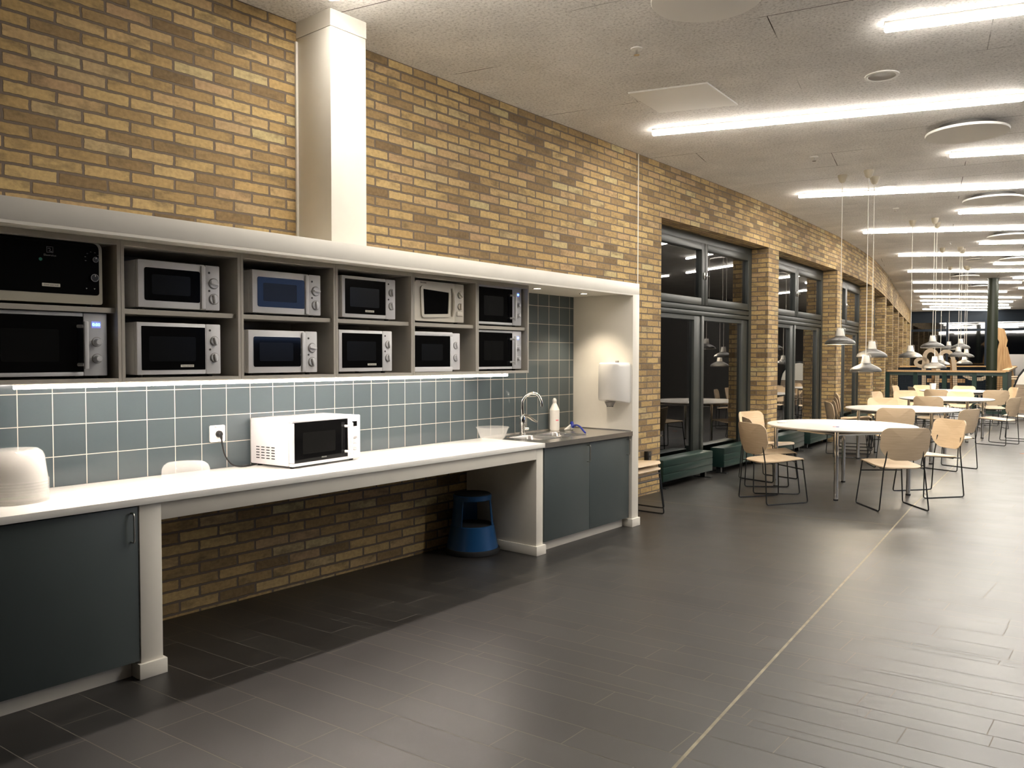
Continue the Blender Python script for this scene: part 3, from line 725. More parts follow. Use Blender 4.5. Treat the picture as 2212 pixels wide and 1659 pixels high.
def mw_big():
    t = thing('microwave_oven', 'large microwave with all-black glass front and beige rim, top left shelf', 'microwave', (.378, -.30, 1.637), 0, GRP); W_, H, D = .52, .284, .34
    body(t, W_, H, D, 'mw_beige')
    bm = new(); prism(bm, rrect(0, W_, .012, H, (.01, .01, .03, .03)), fx, -.0295, 0); d = obj('door', bm, 'mw_beige', t)
    bm = new(); prism(bm, rrect(.014, W_-.014, .052, H-.004, (.012, .012, .028, .028)), fx, -.002, .0015); g = obj('door_window', bm, 'black_glass', d)
    for yk, zk, r in ((.487, .208, .012), (.483, .128, .017)):
        bm = new(); lathe(bm, [(r*.86, .0015), (r, .0015), (r, .014), (r*.86, .014)], at(0, yk, zk), 28); k_ = obj('knob', bm, 'ring', d)
        bm = new(); cyl(bm, (.0015, yk, zk), (.013, yk, zk), r*.86, n=24); obj('knob_cap', bm, 'black_plastic', k_)
        bm = new(); box(bm, .013, .014, yk+.001, yk+.004, zk+r*.3, zk+r*.8); obj('pointer', bm, 'white_plastic', k_)
    for yk in (.452, .486):
        bm = new(); prism(bm, [(yk-.004, .083), (yk, .077), (yk+.004, .083)], fx, .0015, .002); obj('button_mark', bm, 'ink_pale', d)
    bm = new()
    for i in range(7):
        a = RAD(200-i*33); box(bm, .0015, .002, .478+.030*cos(a)-.003, .478+.030*cos(a)+.003, .212+.030*sin(a)-.001, .212+.030*sin(a)+.001)
    obj('dial_marks', bm, 'ink_pale', d)
    bm = new(); yy, zz = .305, .235; q = .013
    for a in (0, 1, 2, 3): 
        y0, y1 = (yy-q, yy+q) if a < 2 else ((yy-q, yy-q+.002) if a == 2 else (yy+q-.002, yy+q))
        z0, z1 = ((zz-q, zz-q+.002) if a == 0 else (zz+q-.002, zz+q)) if a < 2 else (zz-q, zz+q)
        box(bm, .0015, .002, y0, y1, z0, z1)
    ribbon(bm, [(yy-.008, zz+.004), (yy-.001, zz+.006), (yy+.003, zz), (yy-.004, zz-.006), (yy+.009, zz-.008)], fx, .003, .0015, .002)
    obj('emblem', bm, 'ink_pale', d, 'small square emblem')
    lettering('brand_lettering', 'Electrolux', .012, 'ink_pale', d, .002, .305, .211)
    bm = new(); cyl(bm, (.0015, .268, .192), (.002, .268, .192), .0075, n=7); obj('round_sticker', bm, 'teal_mark', d, 'small green round sticker')
    bm = new(); prism(bm, rrect(.272, .344, .079, .093, .002, 2), fx, .0015, .002); s_ = obj('sticker', bm, 'sticker', d)
    lettering('sticker_lettering', 'Cover your food', .0082, 'ink', s_, .0024, .308, .086)
mw_big()
ZT, ZB = 1.637, 1.322
mw('large silver microwave with black door, bar handle and lit blue clock, bottom left shelf', -.26, ZB, .502, .289, 'blackdoor', 'mw_silver', pw=.205, x=.37, D=.33)
mw('silver-white dial microwave with black window on the upper shelf over the wall socket', .381, ZT, .413, .233, 'dial', 'mw_white', ang=(1.3, .15))
mw('white microwave with a flush black door and cut-corner sticker, lower shelf over the socket', .372, ZB, .424, .258, 'flush', sticker=.245, ang=(.3, .15))
mw('white dial microwave on the upper shelf below the boxed column', .978, ZT, .434, .236, 'dial', ang=(1.5, .1))
mw('white dial microwave on the lower shelf below the boxed column', .952, ZB, .434, .238, 'dial', ang=(1.4, .3))
mw('white flush-door microwave with sticker on the upper shelf right of the column', 1.561, ZT, .412, .253, 'flush', sticker=.205, ang=(.1, .2))
mw('white flush-door microwave with sticker on the lower shelf right of the column', 1.537, ZB, .407, .254, 'flush', sticker=.245, ang=(.1, .1))
mw('old cream microwave with bulging door frame and curved handle on the upper shelf', 2.136, ZT, .455, .268, 'retro', 'mw_cream', pw=.2)
mw('white microwave with its black door left ajar on the lower shelf', 2.120, ZB, .443, .256, 'ajar', pw=.225, x=.365)
mw('white-framed black-door microwave with lit blue clock, upper shelf at the right end', 2.725, ZT, .49, .286, 'blackdoor', 'mw_silver', pw=.215, x=.372)
mw('white-framed black-door microwave with lit blue clock, lower shelf at the right end', 2.725, ZB, .49, .287, 'blackdoor', 'mw_silver', pw=.215, x=.372)
t = mw('white microwave standing alone on the worktop, plugged into the wall socket', 1.226, .803, .53, .270, 'blackdoor', 'mw_white', D=.345, rot=RAD(6.5), x=.362, group=None, on=False, marks=True, pw=.2)
vents(t, .345)
lettering('brand_lettering', 'MELISSA', .011, 'ink_pale', t, -.0004, .235, .047)
ti = (Matrix.Translation(t.location) @ Matrix.Rotation(RAD(6.5), 4, 'Z')).inverted()
def cat(pts, n=6):
    pts = [Vector(p) for p in pts]; out = []
    P = [pts[0]]+pts+[pts[-1]]
    for i in range(1, len(P)-2):
        a, b, c, d = P[i-1:i+3]
        for k in range(n):
            s = k/n; out.append(.5*((2*b)+(-a+c)*s+(2*a-5*b+4*c-d)*s*s+(-a+3*b-3*c+d)*s**3))
    return out+[pts[-1]]
bm = new(); tube(bm, [ti @ p for p in cat([(.034, .998, .968), (.040, .999, .935), (.042, 1.012, .88), (.05, 1.045, .826), (.06, 1.09, .809), (.06, 1.16, .808), (.03, 1.24, .815)])], .0042, 8); obj('power_cord', bm, 'black_plastic', t)
bm = new(); lathe(bm, [(0, .009), (.019, .009), (.019, .022), (.013, .034), (.008, .038), (0, .038)], ti @ at(0, .995, .994), 20); tube(bm, [ti @ Vector(p) for p in ((.030, .996, .992), (.033, .997, .976), (.034, .998, .966))], [.009, .007, .005], 10); obj('plug', bm, 'black_plastic', t)
t = thing('wall_socket', 'white square wall socket on the blue-grey tiles', 'socket', (0, .99, .996))
bm = new(); prism(bm, rrect(-.045, .045, -.046, .046, .008), fx, .0, .009); obj('cover_frame', bm, 'white_plastic', t)
bm = new(); prism(bm, rrect(-.029, .029, -.032, .029, .005), fx, .009, .0105); obj('socket_insert', bm, 'white_plastic', t)
lettering('socket_lettering', 'Microovn', .010, 'ink', t, .0095, 0, .036)
# ------------------------------------------------------------------ plastic tubs
def tub(r0, r1, h, inverted, m='clear', t_=.0016, rim=.004):
    """r0 rim radius, r1 closed-end radius"""
    bm = new()
    pr = [(r0+rim, h), (r0+rim, h-.006), (r0, h-.007), (r1+.012, .03), (r1+.004, .012), (r1-.012, 0), (0, 0), (0, t_), (r1-.012, t_), (r1+.004-t_, .013), (r1+.012-t_, .03), (r0-t_, h-.006), (r0-t_, h)]
    lathe(bm, pr+[pr[0]], Matrix.Rotation(pi, 4, 'X') @ Matrix.Translation((0, 0, -h)) if inverted else Matrix(), 48)
    return bm
me = mesh_of('plastic_tub', tub(.122, .098, .135, True), 'clear')
for i in range(8):
    o = link('plastic_tub', me); o.location = (.27, -.105, .803+.0125*i)
    tag(o, ('topmost' if i == 7 else 'bottom' if i == 0 else ['', 'second', 'third', 'fourth', 'fifth', 'sixth', 'seventh'][i]+' from bottom')+' clear tub in the upturned stack at the left edge', 'tub', 'upturned tubs in the stack')
tag(obj('plastic_tub', tub(.113, .098, .100, True), 'clear'), 'single upturned clear plastic tub standing on the worktop', 'tub').location = (.355, .615, .8035)
tag(obj('plastic_bowl', tub(.119, .088, .092, False, rim=.006), 'clear'), 'clear plastic bowl standing upright on the worktop beside the sink', 'bowl').location = (.135, 3.165, .8035)
# ------------------------------------------------------------------ tap, soap, brush, towel dispenser
t = thing('mixer_tap', 'chrome mixer tap with curved spout behind the two basins', 'tap', (.065, 3.615, .803))
bm = new(); lathe(bm, [(0, 0), (.027, 0), (.027, .006), (.021, .012), (.020, .05), (.026, .08), (.026, .135), (.018, .158), (0, .162)], None, 24); obj('tap_body', bm, 'chrome', t)
bm = new(); tube(bm, cat([(0, 0, .14), (-.004, -.002, .20), (-.002, -.002, .26), (.02, .012, .305), (.065, .04, .330), (.105, .066, .312), (.125, .078, .265), (.128, .080, .225)], 5), .0135, 12); obj('spout', bm, 'chrome', t)
bm = new(); tube(bm, [(.006, .004, .150), (.03, .03, .142), (.065, .062, .112), (.085, .08, .095)], [.018, .014, .010, .008], 10); obj('lever', bm, 'chrome', t)
bm = new(); cyl(bm, (.01, .01, .045), (.036, .034, .045), .014, .013, 14); obj('dishwasher_valve', bm, 'chrome', t)
t = thing('soap_bottle', 'white dish soap bottle standing on the steel sink against the tiles', 'bottle', (.055, 4.06, .803))
bm = new(); lathe(bm, [(0, 0), (.036, 0), (.041, .006), (.042, .02), (.042, .172), (.040, .178), (.018, .226), (.017, .23), (0, .23)], None, 28); obj('bottle', bm, 'white_plastic', t, None, 18)
bm = new(); lathe(bm, [(.0165, .23), (.0175, .232), (.0175, .258), (.013, .262), (.014, .268), (.006, .272), (0, .272)], None, 20); obj('cap', bm, 'white_plastic', t)
bm = new()
a0 = -38
for i in range(4):
    a, b = RAD(a0+i*9), RAD(a0+i*9+9); q = .0424
    bm.faces.new([bm.verts.new((q*cos(w_), q*sin(w_), z)) for w_, z in ((a, .083), (b, .083), (b, .093), (a, .093))])
obj('label_print', bm, 'pink', t)
t = thing('dish_brush', 'blue dish brush with white bristles lying on the sink drainer', 'brush', (.30, 4.06, .803))
bm = new(); tube(bm, cat([(-.165, .140, .058), (-.13, .105, .036), (-.10, .085, .040), (-.05, .045, .052), (.03, -.02, .046), (.10, -.075, .022), (.135, -.10, .0095)]), [.016]*4+[.017]*4+[.009]*8+[.007]*6+[.008]*8+[.0075]*7, 10); obj('brush_handle', bm, 'blue_plastic', t)
bm = new(); rb = random.Random(5)
for i in range(70):
    a = rb.uniform(0, 2*pi); q = rb.uniform(0, 1)**.5
    s_ = Vector((-.150+.012*q*cos(a), .118+.018*q*sin(a), .047)); e_ = s_+Vector((-.022+.026*q*cos(a), -.012+.03*q*sin(a), -.042)); cyl(bm, s_, e_, .0016, .0012, 4)
obj('bristles', bm, 'bristle', t)
t = thing('towel_dispenser', 'white paper towel dispenser hanging on the cream end panel', 'dispenser', (.463, 4.412, 1.04))
bm = new(); prism(bm, rrect(-.125, .127, -.005, .338, .03), lambda u, v, h: Vector((u, h, v)), -.012, 0); obj('back_plate', bm, 'white_plastic', t)
bm = new(); ol = [(-.12, 0), (.122, 0), (.122, -.04)]+[(.122*cos(RAD(a)), -.06-.145*sin(RAD(a))) for a in range(8, 173, 12)]+[(-.12, -.04)]
A = []
for z, s in ((.0, .97), (.01, 1), (.30, 1), (.325, .965), (.335, .88)):
    lift = .03
    A.append([bm.verts.new((u*s, -.012+v*s, z+(lift*(-v/.2) if z < .02 else 0))) for u, v in ol])
for P_, Q_ in zip(A, A[1:]):
    for i in range(len(ol)): bm.faces.new((P_[i], P_[(i+1) % len(ol)], Q_[(i+1) % len(ol)], Q_[i]))
bm.faces.new(A[0][::-1]); bm.faces.new(A[-1]); obj('cover', bm, 'white_plastic', t, None, 40)
bm = new(); prism(bm, rrect(-.004, .026, .215, .298, .004), lambda u, v, h: Vector((u, h, v)), -.206, -.188); lb = obj('badge', bm, 'dark_grey', t)
lettering('badge_lettering', 'Tork', .012, 'white_plastic', lb, .011, -.2065, .24, Matrix(((1, 0, 0, 0), (0, 0, -1, 0), (0, 1, 0, 0), (0, 0, 0, 1))))
bm = new(); box(bm, -.012, .012, -.035, -.012, .334, .352, .003); obj('lock_key', bm, 'grey_plastic', t)
bm = new(); lathe(bm, [(0, -.028), (.028, -.028), (.045, .006), (0, .006)], Matrix.Translation((-.02, -.10, 0)), 20); nz = obj('towel_outlet', bm, 'grey_plastic', t)
bm = new()
for dx in (-.022, 0, .022): cyl(bm, (-.02+dx, -.10, -.034), (-.02+dx, -.10, -.027), .009, n=10)
obj('outlet_teeth', bm, 'black_plastic', nz)
t = thing('wall_socket', 'black double wall socket low on the brick pillar above the stacked chairs', 'socket', (XB, 5.862, .40))
bm = new(); box(bm, 0, .045, -.036, .036, -.055, .055, .004); obj('housing', bm, 'black_plastic', t)
bm = new()
for z in (-.026, .026): cyl(bm, (.045, 0, z), (.0465, 0, z), .019, n=18)
obj('socket_face', bm, 'dark_grey', t)
# ------------------------------------------------------------------ step stool
t = thing('step_stool', 'blue round two-step kick stool under the worktop', 'step stool', (.145, 2.93, 0))
bm = new(); lathe(bm, [(.19, .012), (.198, .004), (.200, .03), (.195, .04), (.188, .04)], None, 40); obj('rubber_rim', bm, 'rubber', t)
bm = new(); lathe(bm, [(.190, .035), (.158, .20), (.152, .205), (.150, .20), (.182, .035)], None, 40); obj('lower_drum', bm, 'blue_paint', t)
bm = new(); lathe(bm, [(0, .20), (.152, .20), (.152, .206), (0, .206)], None, 40); obj('lower_tread', bm, 'rubber', t)
bm = new(); lathe(bm, [(.135, .385), (.140, .39), (.140, .420), (.134, .424), (.130, .39)], None, 40)
n = 40
def arc(a0, a1):                               # upright wall of the upper drum, left open where one steps in
    P = []
    for i in range(13):
        a = RAD(a0+(a1-a0)*i/12); P.append([bm.verts.new((r*cos(a), r*sin(a), z)) for r, z in ((.155, .20), (.137, .39), (.130, .39), (.148, .20))])
    for p, q in zip(P, P[1:]):
        for k in range(4): bm.faces.new((p[k], p[(k+1) % 4], q[(k+1) % 4], q[k]))
    bm.faces.new(P[0]); bm.faces.new(P[-1][::-1])
arc(118, 282); arc(18, 32); 
obj('upper_drum', bm, 'blue_paint', t)
bm = new(); lathe(bm, [(0, .405), (.128, .405), (.134, .424), (.126, .430), (0, .430)], None, 40); obj('upper_tread', bm, 'rubber', t)
# ------------------------------------------------------------------ radiators
def radiator(ya, yb, label):
    n = wn((ya+yb)/2); a = Vector((wx(ya), ya, 0))-n*.205; b = Vector((wx(yb), yb, 0))-n*.205; L_ = (b-a).length
    t = thing('radiator', label, 'radiator', a, atan2((b-a).y, (b-a).x)-pi/2, 'low green radiators under the windows')
    bm = new(); box(bm, 0, .175, 0, L_, .075, .312, .004)
    obj('casing', bm, 'radiator', t)
    bm = new()
    for z in (.078, .157, .236): box(bm, .175, .181, .002, L_-.002, z, z+.073, .003)
    obj('front_panel', bm, 'radiator', t)
    for y in (.06, L_-.06):
        bm = new(); box(bm, .06, .12, y-.02, y+.02, .008, .076); box(bm, -.02, .20, y-.03, y+.03, 0, .008); obj('foot', bm, 'black_rod', t)
    bm = new()
    for z in (.14, .27): cyl(bm, (.09, L_, z), (.09, L_+.03, z), .012, n=10); cyl(bm, (.09, L_+.03, z), (.09, L_+.05, z), .018, n=10)
    obj('pipe_valve', bm, 'brushed', t)
wnm = ['first', 'second', 'third', 'fourth']
for k, (a, b) in enumerate(OPEN[:4]):
    m_ = (a+b)/2
    radiator(a+.12, m_-.16, 'low dark green radiator at the left half of the %s window' % wnm[k]); radiator(m_+.16, b-.10, 'low dark green radiator at the right half of the %s window' % wnm[k])
# ------------------------------------------------------------------ chairs and tables
def chair():
    t = thing('plywood_chair', '', 'chair')
    ol = [(.205, -.195), (.205, .195)]
    ol = rrect(-.225, .215, -.205, .205, (.12, .02, .02, .12), 8)
    def seat(u, v):
        z = .412+.028*max(0, (u+.02)/.23)-.012*max(0, 1-((u+.08)/.16)**2)*(1-(v/.21)**2)
        z -= .03*max(0, (u-.175)/.04)**2
        if u < -.1: z += -.010*((-.1-u)/.125)**2
        return Vector((u, v, z))
    bm = new(); shell(bm, ol, seat, .010); obj('seat', bm, 'ply', t, None, 50)
    ol = rrect(-.23, .23, .475, .778, (.14, .14, .07, .07), 8)
    ol = [(u*(1-.10*max(0, (.60-v)/.125)), v) for u, v in ol]
    def back(u, v):
        s = (v-.475)/.3; return Vector((-.262-.045*s+.055*(u/.23)**2+.012*(1-s)**2, -u, v))
    bm = new(); shell(bm, ol, back, .010); obj('backrest', bm, 'ply', t, None, 50)
    for s in (-1, 1):
        bm = new()
        pts = [(-.243, s*.165, .60), (-.228, s*.175, .47), (-.225, s*.192, .39), (-.235, s*.232, .006), (.235, s*.232, .006), (.196, s*.192, .428), (-.17, s*.185, .398), (-.215, s*.185, .395)]
        tube(bm, rounded(pts, .025), .0062, 8); obj('side_frame', bm, 'black_rod', t)
        bm = new(); box(bm, -.19, .19, s*.232-.007, s*.232+.007, 0, .005); obj('glide', bm, 'black_plastic', t)
    bm = new(); tube(bm, [(.206, -.203, .325), (.206, .203, .325)], .006, 8); obj('front_stretcher', bm, 'black_rod', t)
    bm = new(); tube(bm, [(-.14, -.185, .392), (-.14, .185, .392)], .006, 8); obj('rear_stretcher', bm, 'black_rod', t)
    return t
CH = chair(); first = [True]
def place(x, y, deg, label, group='plywood chairs around the white tables', z=0):
    if first[0]:
        first[0] = False; CH.location = (x, y, z); CH.rotation_euler = (0, 0, RAD(deg)); CH['label'] = label; CH['group'] = group; return CH
    return dup(CH, (x, y, z), RAD(deg), label, group)
KIDS[CH.name] = [(c, []) for c in kids(CH)]
place(1.029, 6.399, 57, 'plywood chair at the nearest table, front left, its back to the camera')
place(.79, 6.975, 34, 'plywood chair mostly hidden behind the front-left chair of the nearest table')
place(.442, 7.757, -14, 'plywood chair facing the camera between the nearest table and the windows')
place(2.036, 6.769, 131, 'plywood chair nearest the camera on the right, standing on the floor joint')
place(2.133, 7.792, -129, 'plywood chair with bright yellowish backrest front at the right of the nearest table')
place(1.24, 9.87, 118, 'plywood chair seen from behind over the right rim of the nearest table')
place(1.891, 10.097, 161, 'plywood chair right of the second table, behind the bright yellowish one')
place(.47, 10.62, 30, 'dark-backed plywood chair left of the second table, before the chair stack')
place(.60, 12.115, -66, 'plywood chair facing the camera behind the left half of the second table')
place(.18, 15.50, -56, 'plywood chair facing the camera at the far left of the third table')
place(.965, 13.60, 86, 'plywood chair seen from behind in front of the third table')
place(.01, 14.75, -8, 'plywood chair seen edge-on left of the third table')
place(-.59, 18.55, -2, 'plywood chair seen edge-on at the far left, before the green railing post')
place(-.10, 17.90, 30, 'dark plywood chair turned sideways at the left of the farthest table')
place(-.25, 19.08, -44, 'pale plywood chair behind the farthest table, beside the white cup')
place(.41, 16.92, 86, 'dark-backed plywood chair in front of the farthest table')
place(.985, 15.64, -86, 'pale plywood chair facing the camera behind the third table')
place(.44, 19.09, -86, 'pale plywood chair at the far side of the farthest table, under the railing')
place(1.29, 17.32, 112, 'wide-looking plywood chair back right of the farthest table')
place(1.877, 13.87, 164, 'plywood chair right of the third table, its seat turned to the table')
place(1.20, 18.93, 208, 'plywood chair seen edge-on at the right, before the mobile board')
place(1.05, 18.15, 186, 'plywood chair whose back corner peeps up left of the green column foot')
place(2.05, 14.85, 178, 'plywood chair at the right picture edge, only its seat showing')
for i in range(3): place(.39+.02*i, 11.17+.007*i, 18, ('bottom', 'middle', 'top')[i]+' plywood chair in the stack against the second brick pillar', 'chairs stacked by the second pillar', z=.05*i)
for i in range(2): place(.315+.0*i, 4.83+.0*i, 0, ('lower', 'upper')[i]+' plywood chair in the pair stacked beside the kitchen end panel', 'chairs stacked beside the kitchen', z=.052*i)
def table(x, y, label, legs, r=.745):
    t = thing('round_table', label, 'table', (x, y, 0), 0, 'round white tables'); H = .708
    bm = new(); lathe(bm, [(0, H-.024), (r-.02, H-.024), (r-.006, H-.018), (r, H-.010), (r, H-.004), (r-.004, H), (0, H)], None, 72); obj('tabletop', bm, 'table_white', t)
    for a in legs:
        c = Vector((.655*cos(RAD(a)), .655*sin(RAD(a)), 0)); bm = new(); cyl(bm, c+Vector((0, 0, .012)), c+Vector((0, 0, H-.025)), .021, n=18); l = obj('leg', bm, 'chrome', t)
        bm = new(); cyl(bm, c, c+Vector((0, 0, .016)), .024, n=16); obj('leg_foot', bm, 'rubber', l)
    P = [Vector((.64*cos(RAD(a)), .64*sin(RAD(a)), H-.055)) for a in legs]
    for p, q in zip(P, P[1:]+P[:1]):
        bm = new(); d = (q-p).normalized()*.02; tube(bm, [p+d, q-d], .014, 8); obj('frame_rail', bm, 'chrome', t)
        bm = new(); tube(bm, [p+d+Vector((0, 0, .022)), q-d+Vector((0, 0, .022))], .010, 6); obj('dark_batten', bm, 'rubber', t)
table(1.36, 7.42, 'nearest round white table with chrome legs, a napkin on it', (-76, 14+0, 104, 194))
table(1.145, 10.86, 'second round white table from the camera', (-44, 46, 136, 226))
table(1.02, 14.35, 'third round white table from the camera, joint line passing its right leg', (-50, 40, 130, 220))
table(.50, 18.2, 'farthest round white table, in front of the green railing', (-30, 60, 150, 240))
bm = new(); rb = random.Random(2)
lathe(bm, [(0, 0), (.05, 0), (.055, .008), (.035, .018), (.02, .02), (0, .016)], None, 9)
for v in bm.verts: v.co.x += rb.uniform(-.01, .01); v.co.y += rb.uniform(-.01, .01); v.co.z = max(0, v.co.z+rb.uniform(-.003, .003))
o = tag(obj('crumpled_napkin', bm, 'paper'), 'small crumpled white napkin at the left rim of the nearest table', 'napkin'); o.location = (.80, 7.24, .708)
bm = new(); box(bm, -.03, 0, -.014, .014, 0, .004, .001); o = obj('sugar_packet', bm, 'pink'); tag(o, 'tiny red and blue sugar packet on the nearest table', 'packet'); o.location = (1.42, 7.08, .708)
bm = new(); box(bm, .0005, .028, -.014, .014, 0, .004, .001); obj('packet_half', bm, 'blue_plastic', o, 'blue half')
t = thing('paper_cup', 'white paper cup standing on the farthest table', 'cup', (-.075, 18.62, .708))
bm = new(); lathe(bm, [(0, 0), (.052, 0), (.068, .135), (.062, .135), (.048, .006), (0, .006)], None, 28); obj('cup', bm, 'paper', t)
# ------------------------------------------------------------------ pendants
def pendant(x, y, zr, label, cat_=None):
    t = thing('pendant_lamp', label, 'pendant lamp', (x, y, zr), 0, 'pendant lamps over the tables'); T = ZC-zr
    bm = new(); lathe(bm, [(0, T), (.052, T), (.050, T-.02), (.035, T-.065), (.018, T-.082), (0, T-.084)], None, 24); obj('ceiling_canopy', bm, 'canopy', t)
    bm = new(); cyl(bm, (0, 0, .18), (0, 0, T-.08), .0042, n=8); obj('cord', bm, 'cord', t)
    bm = new(); pr = [(.158, 0), (.163, .006), (.162, .016), (.152, .034), (.130, .052), (.098, .068), (.070, .080), (.053, .090), (.050, .094)]
    lathe(bm, pr+[(r-.003, z-.002) for r, z in pr[::-1]], None, 40); sh = obj('shade', bm, 'lamp_grey', t)
    bm = new(); pi_ = [(.1555, .003), (.149, .032), (.127, .049), (.095, .065), (.067, .077), (.045, .088)]; lathe(bm, pi_+[(r-.0012, z-.0012) for r, z in pi_[::-1]], None, 40); obj('shade_lining', bm, 'lamp_white', sh, 'white inner lining')
    bm = new(); lathe(bm, [(0, .088), (.048, .090), (.049, .094), (.036, .172), (.033, .178), (0, .180)], None, 24); obj('socket_cup', bm, 'lamp_white', t, 'white socket cup')
    bm = new()
    for a in (0, 120, 240):
        c, s = cos(RAD(a)), sin(RAD(a)); tube(bm, [(.052*c, .052*s, .090), (.056*c, .056*s, .12), (.052*c, .052*s, .175), (.044*c, .044*s, .186), (0, 0, .186)], .0016, 6)
    obj('wire_bail', bm, 'brushed', t)
    bm = new(); lathe(bm, [(0, .012), (.018, .018), (.026, .034), (.024, .05), (.013, .075), (.012, .088), (0, .088)], None, 20); obj('bulb', bm, 'bulb', t)
PD = [(1.183, 7.934, 1.568, 'leftmost pendant lamp of the nearest three, against the third brick pillar'), (1.48, 7.864, 1.264, 'lowest pendant lamp of the nearest three, with the brightest white socket'), (1.439, 8.238, 1.425, 'middle-height pendant lamp of the nearest three, partly behind the lowest'),
      (1.053, 11.66, 1.421, 'leftmost pendant lamp of the second group, against the end of the brick wall'), (1.356, 11.632, 1.565, 'highest pendant lamp of the second group'), (1.298, 12.066, 1.258, 'lowest pendant lamp of the second group, overlapping the wooden handrail'),
      (.74, 15.258, 1.281, 'lowest pendant lamp of the third group, half behind a larger low lamp'), (1.018, 15.33, 1.44, 'middle-height pendant lamp of the third group'), (1.0, 15.636, 1.593, 'highest pendant lamp of the third group'),
      (.205, 18.742, 1.60, 'highest pendant lamp of the farthest group, seen between the others'), (.503, 18.838, 1.279, 'lowest pendant lamp of the farthest group'), (.495, 19.084, 1.434, 'right-hand pendant lamp of the farthest group')]
for p in PD: pendant(*p)
# ------------------------------------------------------------------ far end of the hall
t = thing('round_column', 'dark olive green round column rising behind the railing', 'column', (.508, 22.35, 0))
bm = new(); cyl(bm, (0, 0, 0), (0, 0, ZC-.03), .122, n=36); obj('shaft', bm, 'olive', t)
bm = new(); cyl(bm, (0, 0, ZC-.03), (0, 0, ZC), .135, n=36); obj('top_collar', bm, 'olive', t)
bm = new(); box(bm, .03, .05, -.135, -.12, .93, .99); obj('small_tag', bm, 'paper', t)
def railing():
    A, B = Vector((-1.69, 21.19, 0)), Vector((.906, 21.70, 0)); Cc, Dd = Vector((-3.31, 28.95, 0)), Vector((-.25, 32.2, 0))
    t = thing('stair_railing', 'dark green mesh railing with a wooden handrail at the far end of the hall', 'railing', A)
    def bar(bm, p, q, w, z0, z1):
        d = (q-p).normalized(); n = Vector((-d.y, d.x, 0))*w/2
        v = [bm.verts.new(x-A+Vector((0, 0, z))) for z in (z0, z1) for x in (p-n, p+n, q+n, q-n)]
        for f in ((3, 2, 1, 0), (4, 5, 6, 7), (0, 1, 5, 4), (1, 2, 6, 5), (2, 3, 7, 6), (3, 0, 4, 7)): bm.faces.new([v[i] for i in f])
    for p, q, z in ((A, B, 1.10), (B, Dd, 1.12), (Cc, Dd, 1.14)):
        bm = new(); bar(bm, p, q, .16, z-.045, z); obj('handrail', bm, 'oak_rail', t, 'pale wooden handrail')
    for k in range(5):
        p = A.lerp(B, k/4); bm = new(); bar(bm, p-Vector((.05, 0, 0)), p+Vector((.05, 0, 0)), .08, 0, 1.05); obj('post', bm, 'green', t)
    bm = new(); bar(bm, A, B, .06, .97, 1.054); bar(bm, A, B, .06, .02, .10); obj('rail_beam', bm, 'green', t)
    bm = new(); n_ = 46
    for i in range(n_+1):
        p = A.lerp(B, i/n_)-A; cyl(bm, p+Vector((0, 0, .1)), p+Vector((0, 0, .97)), .0035, n=4)
    for j in range(16):
        z = Vector((0, 0, .13+j*.055)); cyl(bm, z, B-A+z, .0035, n=4)
    obj('wire_mesh', bm, 'black_rod', t)
    bm = new(); bar(bm, B, Dd, .05, .05, 1.06); obj('side_panel', bm, 'green', t)
    bm = new(); bar(bm, Cc, Dd, .05, .0, 1.08); obj('back_panel', bm, 'dark_panel', t)  # solid dark sheet added in place of the darkness of the stairwell opening
railing()
# curved timber sculpture
def camplane(G):                                # upright plane through G, facing down the hall
    d = Vector((CAM_POS[0]-G[0], CAM_POS[1]-G[1], 0)).normalized(); r = Vector((-d.y, d.x, 0))*1
    return lambda u, v, h: Vector((r.x*u+d.x*h, r.y*u+d.y*h, v))
G = (-1.3, 25.0, 0); t = thing('timber_climbing_frame', 'pale curved timber loops and posts rising behind the railing', 'sculpture', G); f = camplane(G)
def el(cu, cv, ru, rv, a0=0, a1=360, n=24): return [(cu+ru*cos(RAD(a0+(a1-a0)*i/n)), cv+rv*sin(RAD(a0+(a1-a0)*i/n))) for i in range(n+1)]
bm = new(); ribbon(bm, el(-.40, 1.28, .16, .115)[:-1], f, .10, -.10, .10, True); obj('oval_ring', bm, 'ply', t)
bm = new(); ribbon(bm, [(-.33, .0), (-.34, 1.2)]+el(-.16, 1.45, .16, .19, 190, -10, 16)+[(.05, 1.2), (.0, .55), (-.10, 0)], f, .11, -.10, .10); obj('arched_band', bm, 'ply', t)
bm = new(); ribbon(bm, el(.24, 1.45, .15, .16, -110, -330, 14)+[(.42, 1.40), (.47, 1.0), (.52, .0)], f, .11, -.10, .10); obj('hooked_band', bm, 'ply', t)
for u in (-.03, .46):
    bm = new(); prism(bm, [(u-.09, 0), (u+.13, 0), (u+.05, 1.35), (u-.11, 1.38)], f, -.16, -.11); obj('post', bm, 'plank', t)
bm = new(); prism(bm, [(-.25, .68), (.75, .68), (.75, .80), (-.25, .80)], f, -.14, -.11); obj('cross_plank', bm, 'plank', t)
bm = new(); ribbon(bm, [(.70, .92), (.85, .83), (1.0, .795), (1.15, .80), (1.30, .88)], f, .10, -.06, .06); obj('hanging_net', bm, 'ply', t)
G = (.1, 27.0, 0); t = thing('timber_fin', 'tall pointed timber fin right of the green column', 'sculpture', G); f = camplane(G)
bm = new(); prism(bm, [(-.28, 0), (.02, 0), (.02, 1.4), (.12, 1.95), (.03, 2.28), (-.12, 2.34), (-.32, 2.1), (-.2, 2.15), (-.10, 1.9), (-.2, 1.3)], f, -.12, .12); obj('rear_blade', bm, 'plank', t)
bm = new(); prism(bm, [(-.02, 0), (.38, 0), (.30, .9), (.12, 1.75), (.02, 1.75)], f, -.02, .16); obj('front_blade', bm, 'plank', t)
